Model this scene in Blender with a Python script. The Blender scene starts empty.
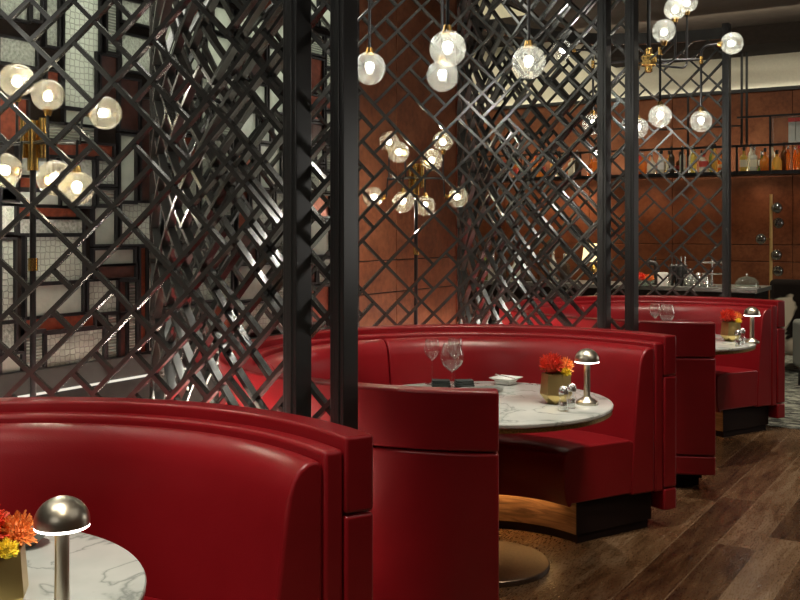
import bpy, bmesh, math, random
from math import sin, cos, pi, radians, sqrt, atan2, asin
from mathutils import Vector

scene = bpy.context.scene
COL = scene.collection

# ------------------------------------------------------------------ camera frame
YAW = math.atan(0.612)
CT, ST = cos(YAW), sin(YAW)
CAMH = 1.53
HZ = 228.0

def c2w(X, Z):
    return X*CT - Z*ST, X*ST + Z*CT

def P(px, py, Z):
    """point of the place seen at a pixel of the photo at depth Z"""
    X = (px-400)/1000*Z
    x, y = c2w(X, Z)
    return Vector((x, y, CAMH - (py-HZ)/1000*Z))

def on_y(px, py, yw):
    """point where the sight line meets the plane y = yw"""
    xn = (px-400)/1000
    Z = yw/(xn*ST + CT)
    return P(px, py, Z)

def on_x(px, py, xw):
    xn = (px-400)/1000
    Z = xw/(xn*CT - ST)
    return P(px, py, Z)

def on_z(px, py, zw):
    return P(px, py, (CAMH-zw)*1000/(py-HZ))

# ------------------------------------------------------------------ materials
def new_mat(name):
    m = bpy.data.materials.new(name)
    m.use_nodes = True
    nt = m.node_tree
    for n in list(nt.nodes):
        nt.nodes.remove(n)
    out = nt.nodes.new('ShaderNodeOutputMaterial')
    return m, nt, out

def nd(nt, typ, props=None, **ins):
    n = nt.nodes.new(typ)
    for k, v in (props or {}).items():
        setattr(n, k, v)
    for k, v in ins.items():
        key = k.replace('_', ' ')
        s = n.inputs[int(k[1:])] if (k[0] == 'i' and k[1:].isdigit()) else n.inputs[key]
        if isinstance(v, bpy.types.NodeSocket):
            nt.links.new(v, s)
        else:
            s.default_value = v
    return n

def c4(c):
    return (c[0], c[1], c[2], 1.0)

def pbsdf(nt, out, **ins):
    b = nd(nt, 'ShaderNodeBsdfPrincipled', None, **ins)
    nt.links.new(b.outputs[0], out.inputs[0])
    return b

def ramp(nt, fac, stops):
    r = nt.nodes.new('ShaderNodeValToRGB')
    nt.links.new(fac, r.inputs[0])
    e = r.color_ramp.elements
    while len(e) < len(stops):
        e.new(0.5)
    for el, (p, c) in zip(e, stops):
        el.position = p
        el.color = c4(c)
    return r.outputs[0]

def mth(nt, op, a, b=0.0, c=None):
    n = nt.nodes.new('ShaderNodeMath')
    n.operation = op
    for s, v in zip(n.inputs, (a, b, c)):
        if v is None:
            continue
        if isinstance(v, bpy.types.NodeSocket):
            nt.links.new(v, s)
        else:
            s.default_value = v
    return n.outputs[0]

def simple(name, col, rough=0.5, metal=0.0, bump=0.0, bscale=60.0, var=0.0, coat=0.0, spec=0.5):
    m, nt, out = new_mat(name)
    tc = nd(nt, 'ShaderNodeTexCoord')
    kw = dict(Base_Color=c4(col), Roughness=rough, Metallic=metal)
    b = pbsdf(nt, out, **kw)
    b.inputs['Coat Weight'].default_value = coat
    b.inputs['Coat Roughness'].default_value = 0.15
    b.inputs['Specular IOR Level'].default_value = spec
    noise = nd(nt, 'ShaderNodeTexNoise', None, Vector=tc.outputs['Object'], Scale=bscale, Detail=4.0)
    if var:
        lo = tuple(x*(1-var) for x in col)
        hi = tuple(min(1, x*(1+var)) for x in col)
        nt.links.new(ramp(nt, noise.outputs[0], [(0.3, lo), (0.7, hi)]), b.inputs['Base Color'])
    if bump:
        bp = nd(nt, 'ShaderNodeBump', None, Strength=bump, Distance=0.002, Height=noise.outputs[0])
        nt.links.new(bp.outputs[0], b.inputs['Normal'])
    return m

def emit(name, col, s):
    m, nt, out = new_mat(name)
    e = nd(nt, 'ShaderNodeEmission', None, Color=c4(col), Strength=s)
    nt.links.new(e.outputs[0], out.inputs[0])
    return m

def thin_glass(name, tint=(1, 1, 1), haze=0.0, haze_col=(1, 1, 1), refl=0.9, base_refl=0.04):
    m, nt, out = new_mat(name)
    tr = nd(nt, 'ShaderNodeBsdfTransparent', None, Color=c4(tint))
    gl = nd(nt, 'ShaderNodeBsdfGlossy', None, Color=(1, 1, 1, 1), Roughness=0.03)
    lw = nd(nt, 'ShaderNodeLayerWeight', None, Blend=0.5)
    f = mth(nt, 'POWER', lw.outputs['Facing'], 3.0)
    f = mth(nt, 'MULTIPLY_ADD', f, refl, base_refl)
    base = tr.outputs[0]
    if haze:
        df = nd(nt, 'ShaderNodeBsdfDiffuse', None, Color=c4(haze_col))
        tl = nd(nt, 'ShaderNodeBsdfTranslucent', None, Color=c4(haze_col))
        mx = nd(nt, 'ShaderNodeMixShader', None, Fac=0.6, i1=df.outputs[0], i2=tl.outputs[0])
        mm = nd(nt, 'ShaderNodeMixShader', None, Fac=haze, i1=base, i2=mx.outputs[0])
        base = mm.outputs[0]
    ms = nd(nt, 'ShaderNodeMixShader', None, Fac=f, i1=base, i2=gl.outputs[0])
    nt.links.new(ms.outputs[0], out.inputs[0])
    return m

M = {}
# red leather
def leather():
    m, nt, out = new_mat('red_leather')
    tc = nd(nt, 'ShaderNodeTexCoord')
    big = nd(nt, 'ShaderNodeTexNoise', None, Vector=tc.outputs['Object'], Scale=5.0, Detail=3.0)
    col = ramp(nt, big.outputs[0], [(0.25, (0.215, 0.0060, 0.0095)), (0.75, (0.255, 0.0085, 0.0130))])
    rg = nd(nt, 'ShaderNodeMapRange', None, Value=big.outputs[0], To_Min=0.26, To_Max=0.33)
    vor = nd(nt, 'ShaderNodeTexVoronoi', None, Vector=tc.outputs['Object'], Scale=260.0)
    wr = nd(nt, 'ShaderNodeTexNoise', None, Vector=tc.outputs['Object'], Scale=9.0, Detail=5.0)
    b1 = nd(nt, 'ShaderNodeBump', None, Strength=0.12, Distance=0.002, Height=vor.outputs['Distance'])
    b2 = nd(nt, 'ShaderNodeBump', None, Strength=0.04, Distance=0.02, Height=wr.outputs[0], Normal=b1.outputs[0])
    pbsdf(nt, out, Base_Color=col, Roughness=rg.outputs[0], Normal=b2.outputs[0])
    return m
M['leather'] = leather()
M['metal'] = simple('gunmetal', (0.095, 0.098, 0.094), 0.24, 0.65, 0.05, 80)
M['post'] = simple('dark_powder_coat', (0.048, 0.051, 0.051), 0.28, 0.3, 0.04, 120)
M['black'] = simple('black_metal', (0.010, 0.010, 0.011), 0.4, 0.3)
M['brass'] = simple('brass', (0.78, 0.50, 0.16), 0.22, 1.0, 0.03, 90)
M['gold'] = simple('brushed_gold', (0.66, 0.50, 0.20), 0.30, 1.0, 0.06, 120)
M['rod'] = simple('satin_brass', (0.62, 0.42, 0.16), 0.45, 0.6)
M['chrome'] = simple('antique_nickel', (0.62, 0.57, 0.46), 0.32, 1.0, 0.02, 90)
M['silver'] = simple('silver', (0.80, 0.79, 0.76), 0.24, 0.9)
M['bronze'] = simple('bronze_edge', (0.42, 0.29, 0.11), 0.35, 1.0, 0.2, 150, 0.4)
M['base_bronze'] = simple('dark_bronze', (0.13, 0.095, 0.07), 0.38, 0.8, 0.05, 80, 0.2)
M['white'] = simple('white_porcelain', (0.80, 0.80, 0.76), 0.2)
M['slate'] = simple('dark_linen', (0.035, 0.043, 0.042), 0.8, 0, 0.4, 300)
M['greydish'] = simple('grey_stoneware', (0.16, 0.17, 0.155), 0.3)
M['copper'] = simple('copper_strip', (0.17, 0.040, 0.018), 0.35, 0.5, 0.1, 40, 0.25)
M['rust_dark'] = simple('dark_rust', (0.055, 0.018, 0.012), 0.45, 0.2, 0.1, 30, 0.3)
M['cream'] = simple('cream_plaster', (0.78, 0.74, 0.60), 0.8, 0, 0.05, 30, 0.04)
M['stone'] = simple('grey_stone_top', (0.13, 0.135, 0.12), 0.3, 0, 0.05, 40, 0.15)
M['ceil'] = simple('dark_brown_ceiling', (0.055, 0.042, 0.032), 0.6, 0, 0.1, 12, 0.2)
M['soffit'] = simple('dark_soffit', (0.016, 0.012, 0.010), 0.9, 0, 0.1, 20, 0.2, spec=0.1)
M['darkwall'] = simple('charcoal_wall', (0.016, 0.014, 0.013), 0.9, 0, 0.1, 20, 0.2, spec=0.1)
M['sill'] = simple('grey_sill', (0.022, 0.021, 0.019), 0.6, 0.0, 0.05, 20, 0.1, spec=0.2)
M['plinthdark'] = simple('dark_stained_plinth', (0.016, 0.008, 0.006), 0.7, 0, 0.05, 40, spec=0.15)
M['grout'] = simple('seam_black', (0.012, 0.007, 0.005), 0.8)
M['bulb'] = emit('bulb_light', (1.0, 0.96, 0.87), 24)
M['ledwarm'] = emit('warm_strip_light', (1.0, 0.60, 0.22), 22)
M['led'] = emit('strip_light', (1.0, 0.86, 0.70), 95)
M['fill_strip'] = emit('fill_strip_light', (1.0, 0.94, 0.78), 4)  # glow of the hidden strip added under the cream wall
M['ledwall'] = emit('wall_strip_light', (1.0, 0.93, 0.80), 0.9)
M['ledlamp'] = emit('lamp_disc_light', (1.0, 0.95, 0.86), 9)
M['shelfled'] = emit('shelf_strip_light', (1.0, 0.93, 0.75), 30)
M['globe'] = thin_glass('globe_glass', (1.0, 0.98, 0.92), 0.17, (0.90, 0.95, 0.90), 0.55, 0.05)
M['globe_gold'] = thin_glass('champagne_globe_glass', (1.0, 0.95, 0.80), 0.17, (0.92, 0.88, 0.72), 0.55, 0.06)
M['smoke'] = thin_glass('smoked_globe_glass', (0.30, 0.30, 0.30), 0.10, (0.3, 0.3, 0.3), 0.8, 0.18)
M['glass'] = thin_glass('clear_glass', (0.97, 0.985, 0.98), 0.012, (1, 1, 1), 0.85, 0.05)
M['green_glass'] = thin_glass('grey_green_glass', (0.75, 0.85, 0.80), 0.06, (0.7, 0.8, 0.75), 0.7, 0.05)
M['liq'] = {}

def wood_floor():
    m, nt, out = new_mat('oak_plank_floor')
    tc = nd(nt, 'ShaderNodeTexCoord')
    sp = nd(nt, 'ShaderNodeSeparateXYZ', None, Vector=tc.outputs['Object'])
    W, Lp = 0.19, 1.9
    u = mth(nt, 'DIVIDE', mth(nt, 'ADD', sp.outputs[0], 20.03), W)
    iu = mth(nt, 'FLOOR', u)
    fu = mth(nt, 'SUBTRACT', u, iu)
    rnd = nd(nt, 'ShaderNodeTexWhiteNoise', {'noise_dimensions': '1D'}, W=iu)
    v = mth(nt, 'ADD', mth(nt, 'DIVIDE', mth(nt, 'ADD', sp.outputs[1], 30.0), Lp), mth(nt, 'MULTIPLY', rnd.outputs[0], 7.3))
    iv = mth(nt, 'FLOOR', v)
    fv = mth(nt, 'SUBTRACT', v, iv)
    cmb = nd(nt, 'ShaderNodeCombineXYZ', None, X=iu, Y=iv)
    tone = nd(nt, 'ShaderNodeTexWhiteNoise', {'noise_dimensions': '2D'}, Vector=cmb.outputs[0])
    off = nd(nt, 'ShaderNodeCombineXYZ', None, X=mth(nt, 'MULTIPLY', iu, 3.7), Y=mth(nt, 'MULTIPLY', iv, 5.1))
    pos = nd(nt, 'ShaderNodeVectorMath', {'operation': 'ADD'}, i0=tc.outputs['Object'], i1=off.outputs[0])
    mp = nd(nt, 'ShaderNodeMapping', None, Vector=pos.outputs[0], Scale=(14.0, 1.1, 1.0))
    g1 = nd(nt, 'ShaderNodeTexNoise', None, Vector=mp.outputs[0], Scale=3.0, Detail=8.0, Roughness=0.65, Distortion=0.8)
    mp2 = nd(nt, 'ShaderNodeMapping', None, Vector=pos.outputs[0], Scale=(3.5, 1.0, 1.0))
    g2 = nd(nt, 'ShaderNodeTexNoise', None, Vector=mp2.outputs[0], Scale=2.2, Detail=5.0, Distortion=1.2)
    mp3 = nd(nt, 'ShaderNodeMapping', None, Vector=pos.outputs[0], Scale=(60.0, 10.0, 1.0))
    g3 = nd(nt, 'ShaderNodeTexNoise', None, Vector=mp3.outputs[0], Scale=3.0, Detail=3.0)
    f = mth(nt, 'MULTIPLY_ADD', g1.outputs[0], 0.55, mth(nt, 'MULTIPLY', tone.outputs[0], 0.20))
    f = mth(nt, 'ADD', f, mth(nt, 'MULTIPLY', g2.outputs[0], 0.40))
    f = mth(nt, 'ADD', f, mth(nt, 'MULTIPLY_ADD', g3.outputs[0], 0.06, 0.03))
    col = ramp(nt, f, [(0.40, (0.012, 0.0045, 0.002)), (0.55, (0.058, 0.027, 0.011)), (0.68, (0.115, 0.061, 0.028)), (0.85, (0.22, 0.145, 0.085))])
    e1 = mth(nt, 'LESS_THAN', mth(nt, 'MINIMUM', fu, mth(nt, 'SUBTRACT', 1.0, fu)), 0.014)
    e2 = mth(nt, 'LESS_THAN', mth(nt, 'MINIMUM', fv, mth(nt, 'SUBTRACT', 1.0, fv)), 0.0009)
    e = mth(nt, 'MAXIMUM', e1, e2)
    mix = nd(nt, 'ShaderNodeMix', {'data_type': 'RGBA'}, Factor=mth(nt, 'MULTIPLY', e, 0.85))
    nt.links.new(col, mix.inputs[6])
    mix.inputs[7].default_value = (0.20, 0.13, 0.075, 1)
    rg = nd(nt, 'ShaderNodeMapRange', None, Value=g3.outputs[0], From_Min=0.3, From_Max=0.7, To_Min=0.20, To_Max=0.40)
    h = mth(nt, 'SUBTRACT', mth(nt, 'MULTIPLY_ADD', g3.outputs[0], 0.25, g1.outputs[0]), mth(nt, 'MULTIPLY', e, 0.5))
    bp = nd(nt, 'ShaderNodeBump', None, Strength=0.14, Distance=0.004, Height=h)
    pbsdf(nt, out, Base_Color=mix.outputs[2], Roughness=rg.outputs[0], Normal=bp.outputs[0])
    return m
M['floor'] = wood_floor()

def carpet():
    m, nt, out = new_mat('black_white_woven_carpet')
    tc = nd(nt, 'ShaderNodeTexCoord')
    mp = nd(nt, 'ShaderNodeMapping', None, Vector=tc.outputs['Object'], Rotation=(0, 0, 0.25), Scale=(5.0, 15.0, 1.0))
    n1 = nd(nt, 'ShaderNodeTexNoise', None, Vector=mp.outputs[0], Scale=1.6, Detail=5.0, Distortion=0.5)
    n2 = nd(nt, 'ShaderNodeTexNoise', None, Vector=tc.outputs['Object'], Scale=90.0, Detail=2.0)
    f = mth(nt, 'ADD', n1.outputs[0], mth(nt, 'MULTIPLY', mth(nt, 'SUBTRACT', n2.outputs[0], 0.5), 0.25))
    col = ramp(nt, f, [(0.46, (0.012, 0.013, 0.012)), (0.50, (0.09, 0.10, 0.08)), (0.60, (0.26, 0.27, 0.22))])
    bp = nd(nt, 'ShaderNodeBump', None, Strength=0.4, Distance=0.004, Height=n2.outputs[0])
    pbsdf(nt, out, Base_Color=col, Roughness=0.9, Normal=bp.outputs[0])
    return m
M['carpet'] = carpet()

def marble():
    m, nt, out = new_mat('white_veined_marble')
    tc = nd(nt, 'ShaderNodeTexCoord')
    n = nd(nt, 'ShaderNodeTexNoise', None, Vector=tc.outputs['Object'], Scale=2.2, Detail=7.0, Distortion=1.6)
    d = mth(nt, 'ABSOLUTE', mth(nt, 'SUBTRACT', n.outputs[0], 0.5))
    v = mth(nt, 'MULTIPLY', d, 22.0)
    cl = nd(nt, 'ShaderNodeTexNoise', None, Vector=tc.outputs['Object'], Scale=3.0, Detail=4.0)
    base = ramp(nt, cl.outputs[0], [(0.35, (0.50, 0.53, 0.50)), (0.65, (0.66, 0.67, 0.63))])
    vein = ramp(nt, v, [(0.0, (0.45, 0.48, 0.48)), (0.22, (0.80, 0.82, 0.80)), (0.6, (1, 1, 1))])
    mx = nd(nt, 'ShaderNodeMix', {'data_type': 'RGBA', 'blend_type': 'MULTIPLY'}, Factor=0.85)
    nt.links.new(base, mx.inputs[6])
    nt.links.new(vein, mx.inputs[7])
    pbsdf(nt, out, Base_Color=mx.outputs[2], Roughness=0.12)
    return m
M['marble'] = marble()

def veneer():
    m, nt, out = new_mat('walnut_veneer')
    tc = nd(nt, 'ShaderNodeTexCoord')
    mp = nd(nt, 'ShaderNodeMapping', None, Vector=tc.outputs['Object'], Scale=(2.0, 2.0, 22.0))
    n = nd(nt, 'ShaderNodeTexNoise', None, Vector=mp.outputs[0], Scale=2.0, Detail=7.0, Distortion=1.4)
    col = ramp(nt, n.outputs[0], [(0.3, (0.075, 0.036, 0.018)), (0.55, (0.19, 0.10, 0.05)), (0.75, (0.30, 0.18, 0.10))])
    pbsdf(nt, out, Base_Color=col, Roughness=0.45)
    return m
M['veneer'] = veneer()

def rust():
    m, nt, out = new_mat('rust_leather_panel')
    tc = nd(nt, 'ShaderNodeTexCoord')
    n = nd(nt, 'ShaderNodeTexNoise', None, Vector=tc.outputs['Object'], Scale=2.6, Detail=9.0, Roughness=0.7)
    n2 = nd(nt, 'ShaderNodeTexNoise', None, Vector=tc.outputs['Object'], Scale=26.0, Detail=4.0)
    f = mth(nt, 'MULTIPLY_ADD', n2.outputs[0], 0.3, mth(nt, 'MULTIPLY', n.outputs[0], 0.75))
    col = ramp(nt, f, [(0.36, (0.085, 0.027, 0.012)), (0.52, (0.150, 0.050, 0.021)), (0.70, (0.22, 0.083, 0.037))])
    bp = nd(nt, 'ShaderNodeBump', None, Strength=0.1, Distance=0.004, Height=n2.outputs[0])
    b = pbsdf(nt, out, Base_Color=col, Roughness=0.62, Normal=bp.outputs[0])
    b.inputs['Specular IOR Level'].default_value = 0.2
    return m
M['rust'] = rust()

def textured_pane(name, kind):
    m, nt, out = new_mat(name)
    tc = nd(nt, 'ShaderNodeTexCoord')
    vec = nd(nt, 'ShaderNodeMapping', None, Vector=tc.outputs['Object'], Scale=(0.0, 1.0, 1.0)).outputs[0]
    if kind == 0:       # hexagon embossed
        t = nd(nt, 'ShaderNodeTexVoronoi', {'feature': 'DISTANCE_TO_EDGE'}, Vector=vec, Scale=36.0, Randomness=0.30)
        h = mth(nt, 'MINIMUM', t.outputs['Distance'], 0.12)
        st, ds = 0.8, 0.04
    elif kind == 1:     # fine ripple
        t = nd(nt, 'ShaderNodeTexNoise', None, Vector=vec, Scale=70.0, Detail=2.0)
        h = t.outputs[0]
        st, ds = 0.7, 0.02
    elif kind == 2:     # reeded
        t = nd(nt, 'ShaderNodeTexWave', {'wave_type': 'BANDS', 'bands_direction': 'Z'}, Vector=vec, Scale=22.0)
        h = t.outputs[0]
        st, ds = 0.7, 0.02
    else:               # softly frosted
        t = nd(nt, 'ShaderNodeTexNoise', None, Vector=vec, Scale=14.0, Detail=3.0)
        h = t.outputs[0]
        st, ds = 0.25, 0.02
    bp = nd(nt, 'ShaderNodeBump', None, Strength=st, Distance=ds, Height=h)
    b = nd(nt, 'ShaderNodeBsdfPrincipled', None, Base_Color=(0.36, 0.38, 0.34, 1), Roughness=0.22, Normal=bp.outputs[0])
    hi = {0: 0.12, 1: 0.7, 2: 1.0, 3: 0.8}[kind]
    lo = {0: 0.0, 1: 0.3, 2: 0.0, 3: 0.2}[kind]
    d0 = {0: 0.30, 1: 0.40, 2: 0.25, 3: 0.60}[kind]
    mr = nd(nt, 'ShaderNodeMapRange', None, Value=h, From_Min=lo, From_Max=hi, To_Min=d0, To_Max=1.0)
    tcol = nd(nt, 'ShaderNodeMix', {'data_type': 'RGBA', 'blend_type': 'MULTIPLY'}, Factor=1.0)
    tcol.inputs[6].default_value = (0.70, 0.74, 0.66, 1)
    nt.links.new(mr.outputs[0], tcol.inputs[7])
    tl = nd(nt, 'ShaderNodeBsdfTranslucent', None, Color=tcol.outputs[2], Normal=bp.outputs[0])
    mx = nd(nt, 'ShaderNodeMixShader', None, Fac=0.45, i1=b.outputs[0], i2=tl.outputs[0])
    nt.links.new(mx.outputs[0], out.inputs[0])
    return m
M['pane'] = [textured_pane('hexagon_glass', 0), textured_pane('rippled_glass', 1), textured_pane('reeded_glass', 2), textured_pane('frosted_glass', 3)]

def liquid(name, c, tr=0.35):
    m, nt, out = new_mat(name)
    b = nd(nt, 'ShaderNodeBsdfPrincipled', None, Base_Color=c4(c), Roughness=0.06)
    t = nd(nt, 'ShaderNodeBsdfTransparent', None, Color=c4(tuple(min(1, x*1.2+.05) for x in c)))
    mx = nd(nt, 'ShaderNodeMixShader', None, Fac=tr, i1=b.outputs[0], i2=t.outputs[0])
    nt.links.new(mx.outputs[0], out.inputs[0])
    return m
LIQ = {'amber': (0.80, 0.34, 0.06), 'honey': (0.88, 0.60, 0.14), 'clear': (0.78, 0.82, 0.74), 'green': (0.22, 0.34, 0.08),
       'dark': (0.05, 0.035, 0.025), 'orange': (0.85, 0.30, 0.04), 'brown': (0.22, 0.09, 0.03), 'yellow': (0.75, 0.66, 0.18)}
for k, v in LIQ.items():
    M['liq'][k] = liquid(k + '_bottle_glass', v, 0.0 if k == 'dark' else 0.5)
M['label_cream'] = simple('cream_paper_label', (0.72, 0.68, 0.50), 0.6)
M['label_white'] = simple('white_paper_label', (0.75, 0.75, 0.72), 0.6)
M['label_red'] = simple('red_paper_label', (0.45, 0.05, 0.04), 0.6)
M['cap_black'] = simple('black_cap', (0.015, 0.015, 0.015), 0.4)
M['cap_red'] = simple('red_cap', (0.5, 0.03, 0.03), 0.4)
M['petal_red'] = simple('red_petals', (0.75, 0.055, 0.02), 0.6, 0, 0.2, 200, 0.3)
M['petal_orange'] = simple('orange_petals', (0.85, 0.22, 0.04), 0.6, 0, 0.2, 200, 0.35)
M['petal_yellow'] = simple('yellow_petals', (0.85, 0.62, 0.03), 0.6, 0, 0.2, 200, 0.2)
M['leaf'] = simple('green_leaf', (0.10, 0.22, 0.03), 0.5, 0, 0.2, 60, 0.3)
M['grey_fab'] = simple('grey_green_fabric', (0.11, 0.12, 0.105), 0.8, 0, 0.3, 200, 0.1)
M['shade'] = None

def cowhide():
    m, nt, out = new_mat('black_cream_cowhide')
    tc = nd(nt, 'ShaderNodeTexCoord')
    n = nd(nt, 'ShaderNodeTexNoise', None, Vector=tc.outputs['Object'], Scale=2.3, Detail=3.0, Distortion=0.6)
    col = ramp(nt, n.outputs[0], [(0.56, (0.008, 0.006, 0.005)), (0.60, (0.40, 0.36, 0.28))])
    b = pbsdf(nt, out, Base_Color=col, Roughness=1.0)
    b.inputs['Specular IOR Level'].default_value = 0.1
    return m
M['cowhide'] = cowhide()
def shade():
    m, nt, out = new_mat('lit_cream_shade')
    e = nd(nt, 'ShaderNodeEmission', None, Color=(1.0, 0.80, 0.42, 1), Strength=1.3)
    d = nd(nt, 'ShaderNodeBsdfDiffuse', None, Color=(0.8, 0.7, 0.5, 1))
    a = nd(nt, 'ShaderNodeAddShader', None, i0=e.outputs[0], i1=d.outputs[0])
    nt.links.new(a.outputs[0], out.inputs[0])
    return m
M['shade'] = shade()

# ------------------------------------------------------------------ object helpers
def tag(o, label=None, cat=None, group=None, kind=None):
    if label: o['label'] = label
    if cat: o['category'] = cat
    if group: o['group'] = group
    if kind: o['kind'] = kind
    return o

def empty(name, loc, label, cat, group=None, rz=0.0):
    o = bpy.data.objects.new(name, None)
    COL.objects.link(o)
    o.location = loc
    o.rotation_euler = (0, 0, rz)
    o.empty_display_size = 0.1
    return tag(o, label, cat, group)

class MB:
    def __init__(s):
        s.v = []; s.f = []; s.m = []
    def add(s, vs, fs, mi=0):
        b = len(s.v)
        s.v += [tuple(p) for p in vs]
        for f in fs:
            s.f.append(tuple(i+b for i in f)); s.m.append(mi)
        return s
    def box(s, x0, x1, y0, y1, z0, z1, mi=0):
        vs = [(x, y, z) for z in (z0, z1) for y in (y0, y1) for x in (x0, x1)]
        return s.add(vs, [(0, 2, 3, 1), (4, 5, 7, 6), (0, 1, 5, 4), (2, 6, 7, 3), (0, 4, 6, 2), (1, 3, 7, 5)], mi)
    def lathe(s, prof, n=24, cx=0, cy=0, mi=0, cap0=True, cap1=True, a0=0.0):
        vs = []; fs = []
        k = len(prof)
        for i in range(n):
            a = 2*pi*i/n + a0
            for r, z in prof:
                vs.append((cx+r*cos(a), cy+r*sin(a), z))
        for i in range(n):
            j = (i+1) % n
            for q in range(k-1):
                fs.append((i*k+q, j*k+q, j*k+q+1, i*k+q+1))
        if cap0 and prof[0][0] > 1e-6: fs.append(tuple(i*k for i in reversed(range(n))))
        if cap1 and prof[-1][0] > 1e-6: fs.append(tuple(i*k+k-1 for i in range(n)))
        return s.add(vs, fs, mi)
    def sphere(s, c, r, n=24, k=12, mi=0, sz=1.0):
        vs = [(c[0], c[1], c[2]-r*sz)]
        for q in range(1, k):
            t = -pi/2 + pi*q/k
            for i in range(n):
                a = 2*pi*i/n
                vs.append((c[0]+r*cos(t)*cos(a), c[1]+r*cos(t)*sin(a), c[2]+r*sz*sin(t)))
        vs.append((c[0], c[1], c[2]+r*sz))
        fs = []
        for i in range(n):
            j = (i+1) % n
            fs.append((0, 1+j, 1+i))
            for q in range(k-2):
                a = 1+q*n
                fs.append((a+i, a+j, a+n+j, a+n+i))
            a = 1+(k-2)*n
            fs.append((a+i, a+j, len(vs)-1))
        return s.add(vs, fs, mi)
    def tube(s, pts, r, n=10, mi=0, r2=None):
        pts = [Vector(p) for p in pts]
        t0 = (pts[1]-pts[0]).normalized()
        up = Vector((0, 0, 1)) if abs(t0.z) < 0.9 else Vector((1, 0, 0))
        nx = t0.cross(up).normalized()
        vs = []; fs = []
        L = len(pts)
        for i, p in enumerate(pts):
            t = (pts[min(i+1, L-1)] - pts[max(i-1, 0)]).normalized()
            nx = (nx - t*nx.dot(t)).normalized()
            ny = t.cross(nx)
            rr = r if r2 is None else r + (r2-r)*i/(L-1)
            for q in range(n):
                a = 2*pi*q/n
                vs.append(p + nx*(rr*cos(a)) + ny*(rr*sin(a)))
        for i in range(L-1):
            for q in range(n):
                w = (q+1) % n
                fs.append((i*n+q, i*n+w, i*n+n+w, i*n+n+q))
        fs.append(tuple(reversed(range(n))))
        fs.append(tuple((L-1)*n+q for q in range(n)))
        return s.add(vs, fs, mi)
    def arc(s, prof, a0, a1, n, mi=0):
        """closed (r,z) profile swept along an arc with end caps"""
        k = len(prof)
        vs = []; fs = []
        for i in range(n+1):
            a = a0 + (a1-a0)*i/n
            for r, z in prof:
                vs.append((r*cos(a), r*sin(a), z))
        for i in range(n):
            for q in range(k):
                w = (q+1) % k
                fs.append((i*k+q, i*k+w, (i+1)*k+w, (i+1)*k+q))
        fs.append(tuple(reversed(range(k))))
        fs.append(tuple(n*k+q for q in range(k)))
        return s.add(vs, fs, mi)
    def build(s, name, mat, parent=None, smooth=None, bevel=0.0, segs=2, loc=None):
        me = bpy.data.meshes.new(name)
        me.from_pydata(s.v, [], s.f)
        mats = mat if isinstance(mat, (list, tuple)) else [mat]
        for mm in mats: me.materials.append(mm)
        if len(mats) > 1:
            me.polygons.foreach_set('material_index', s.m)
        bm = bmesh.new(); bm.from_mesh(me)
        bmesh.ops.recalc_face_normals(bm, faces=bm.faces)
        bm.to_mesh(me); bm.free()
        o = bpy.data.objects.new(name, me)
        COL.objects.link(o)
        if parent is not None: o.parent = parent
        if loc is not None: o.location = loc
        if bevel:
            b = o.modifiers.new('bevel', 'BEVEL')
            b.width = bevel; b.segments = segs; b.limit_method = 'ANGLE'; b.angle_limit = radians(38)
            b.harden_normals = False
        if smooth is not None or bevel:
            me.polygons.foreach_set('use_smooth', [True]*len(me.polygons))
            try:
                me.set_sharp_from_angle(angle=radians(smooth if smooth else 40))
            except Exception:
                pass
        me.update()
        return o

def children(o):
    return [c for c in bpy.data.objects if c.parent == o]

def copy_tree(o, parent=None):
    c = o.copy()
    COL.objects.link(c)
    c.parent = parent
    for ch in children(o):
        copy_tree(ch, c)
    return c

ORD = ['first', 'second', 'third', 'fourth', 'fifth', 'sixth', 'seventh', 'eighth', 'ninth', 'tenth', 'eleventh', 'twelfth',
       'thirteenth', 'fourteenth', 'fifteenth', 'sixteenth', 'seventeenth', 'eighteenth', 'nineteenth', 'twentieth',
       'twenty-first', 'twenty-second', 'twenty-third', 'twenty-fourth', 'twenty-fifth', 'twenty-sixth', 'twenty-seventh', 'twenty-eighth', 'twenty-ninth', 'thirtieth',
       'thirty-first', 'thirty-second', 'thirty-third', 'thirty-fourth', 'thirty-fifth', 'thirty-sixth', 'thirty-seventh', 'thirty-eighth', 'thirty-ninth', 'fortieth', 'forty-first', 'forty-second', 'forty-third', 'forty-fourth', 'forty-fifth', 'forty-sixth', 'forty-seventh', 'forty-eighth']

# ------------------------------------------------------------------ the setting
YB = 13.9          # far wall
XL = -3.70         # left wall face
def struct(name, mb, mat, **k):
    return tag(mb.build(name, mat, **k), kind='structure')

struct('floor', MB().box(-8.2, 3.6, -2.6, 14.1, -0.2, 0.0), M['floor'])
o = MB().box(-8.1, 3.5, 8.06, YB, 0.0005, 0.008).build('carpet', M['carpet'])
tag(o, 'black and white flecked carpet beyond the far booth', 'carpet', kind='structure')

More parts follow.
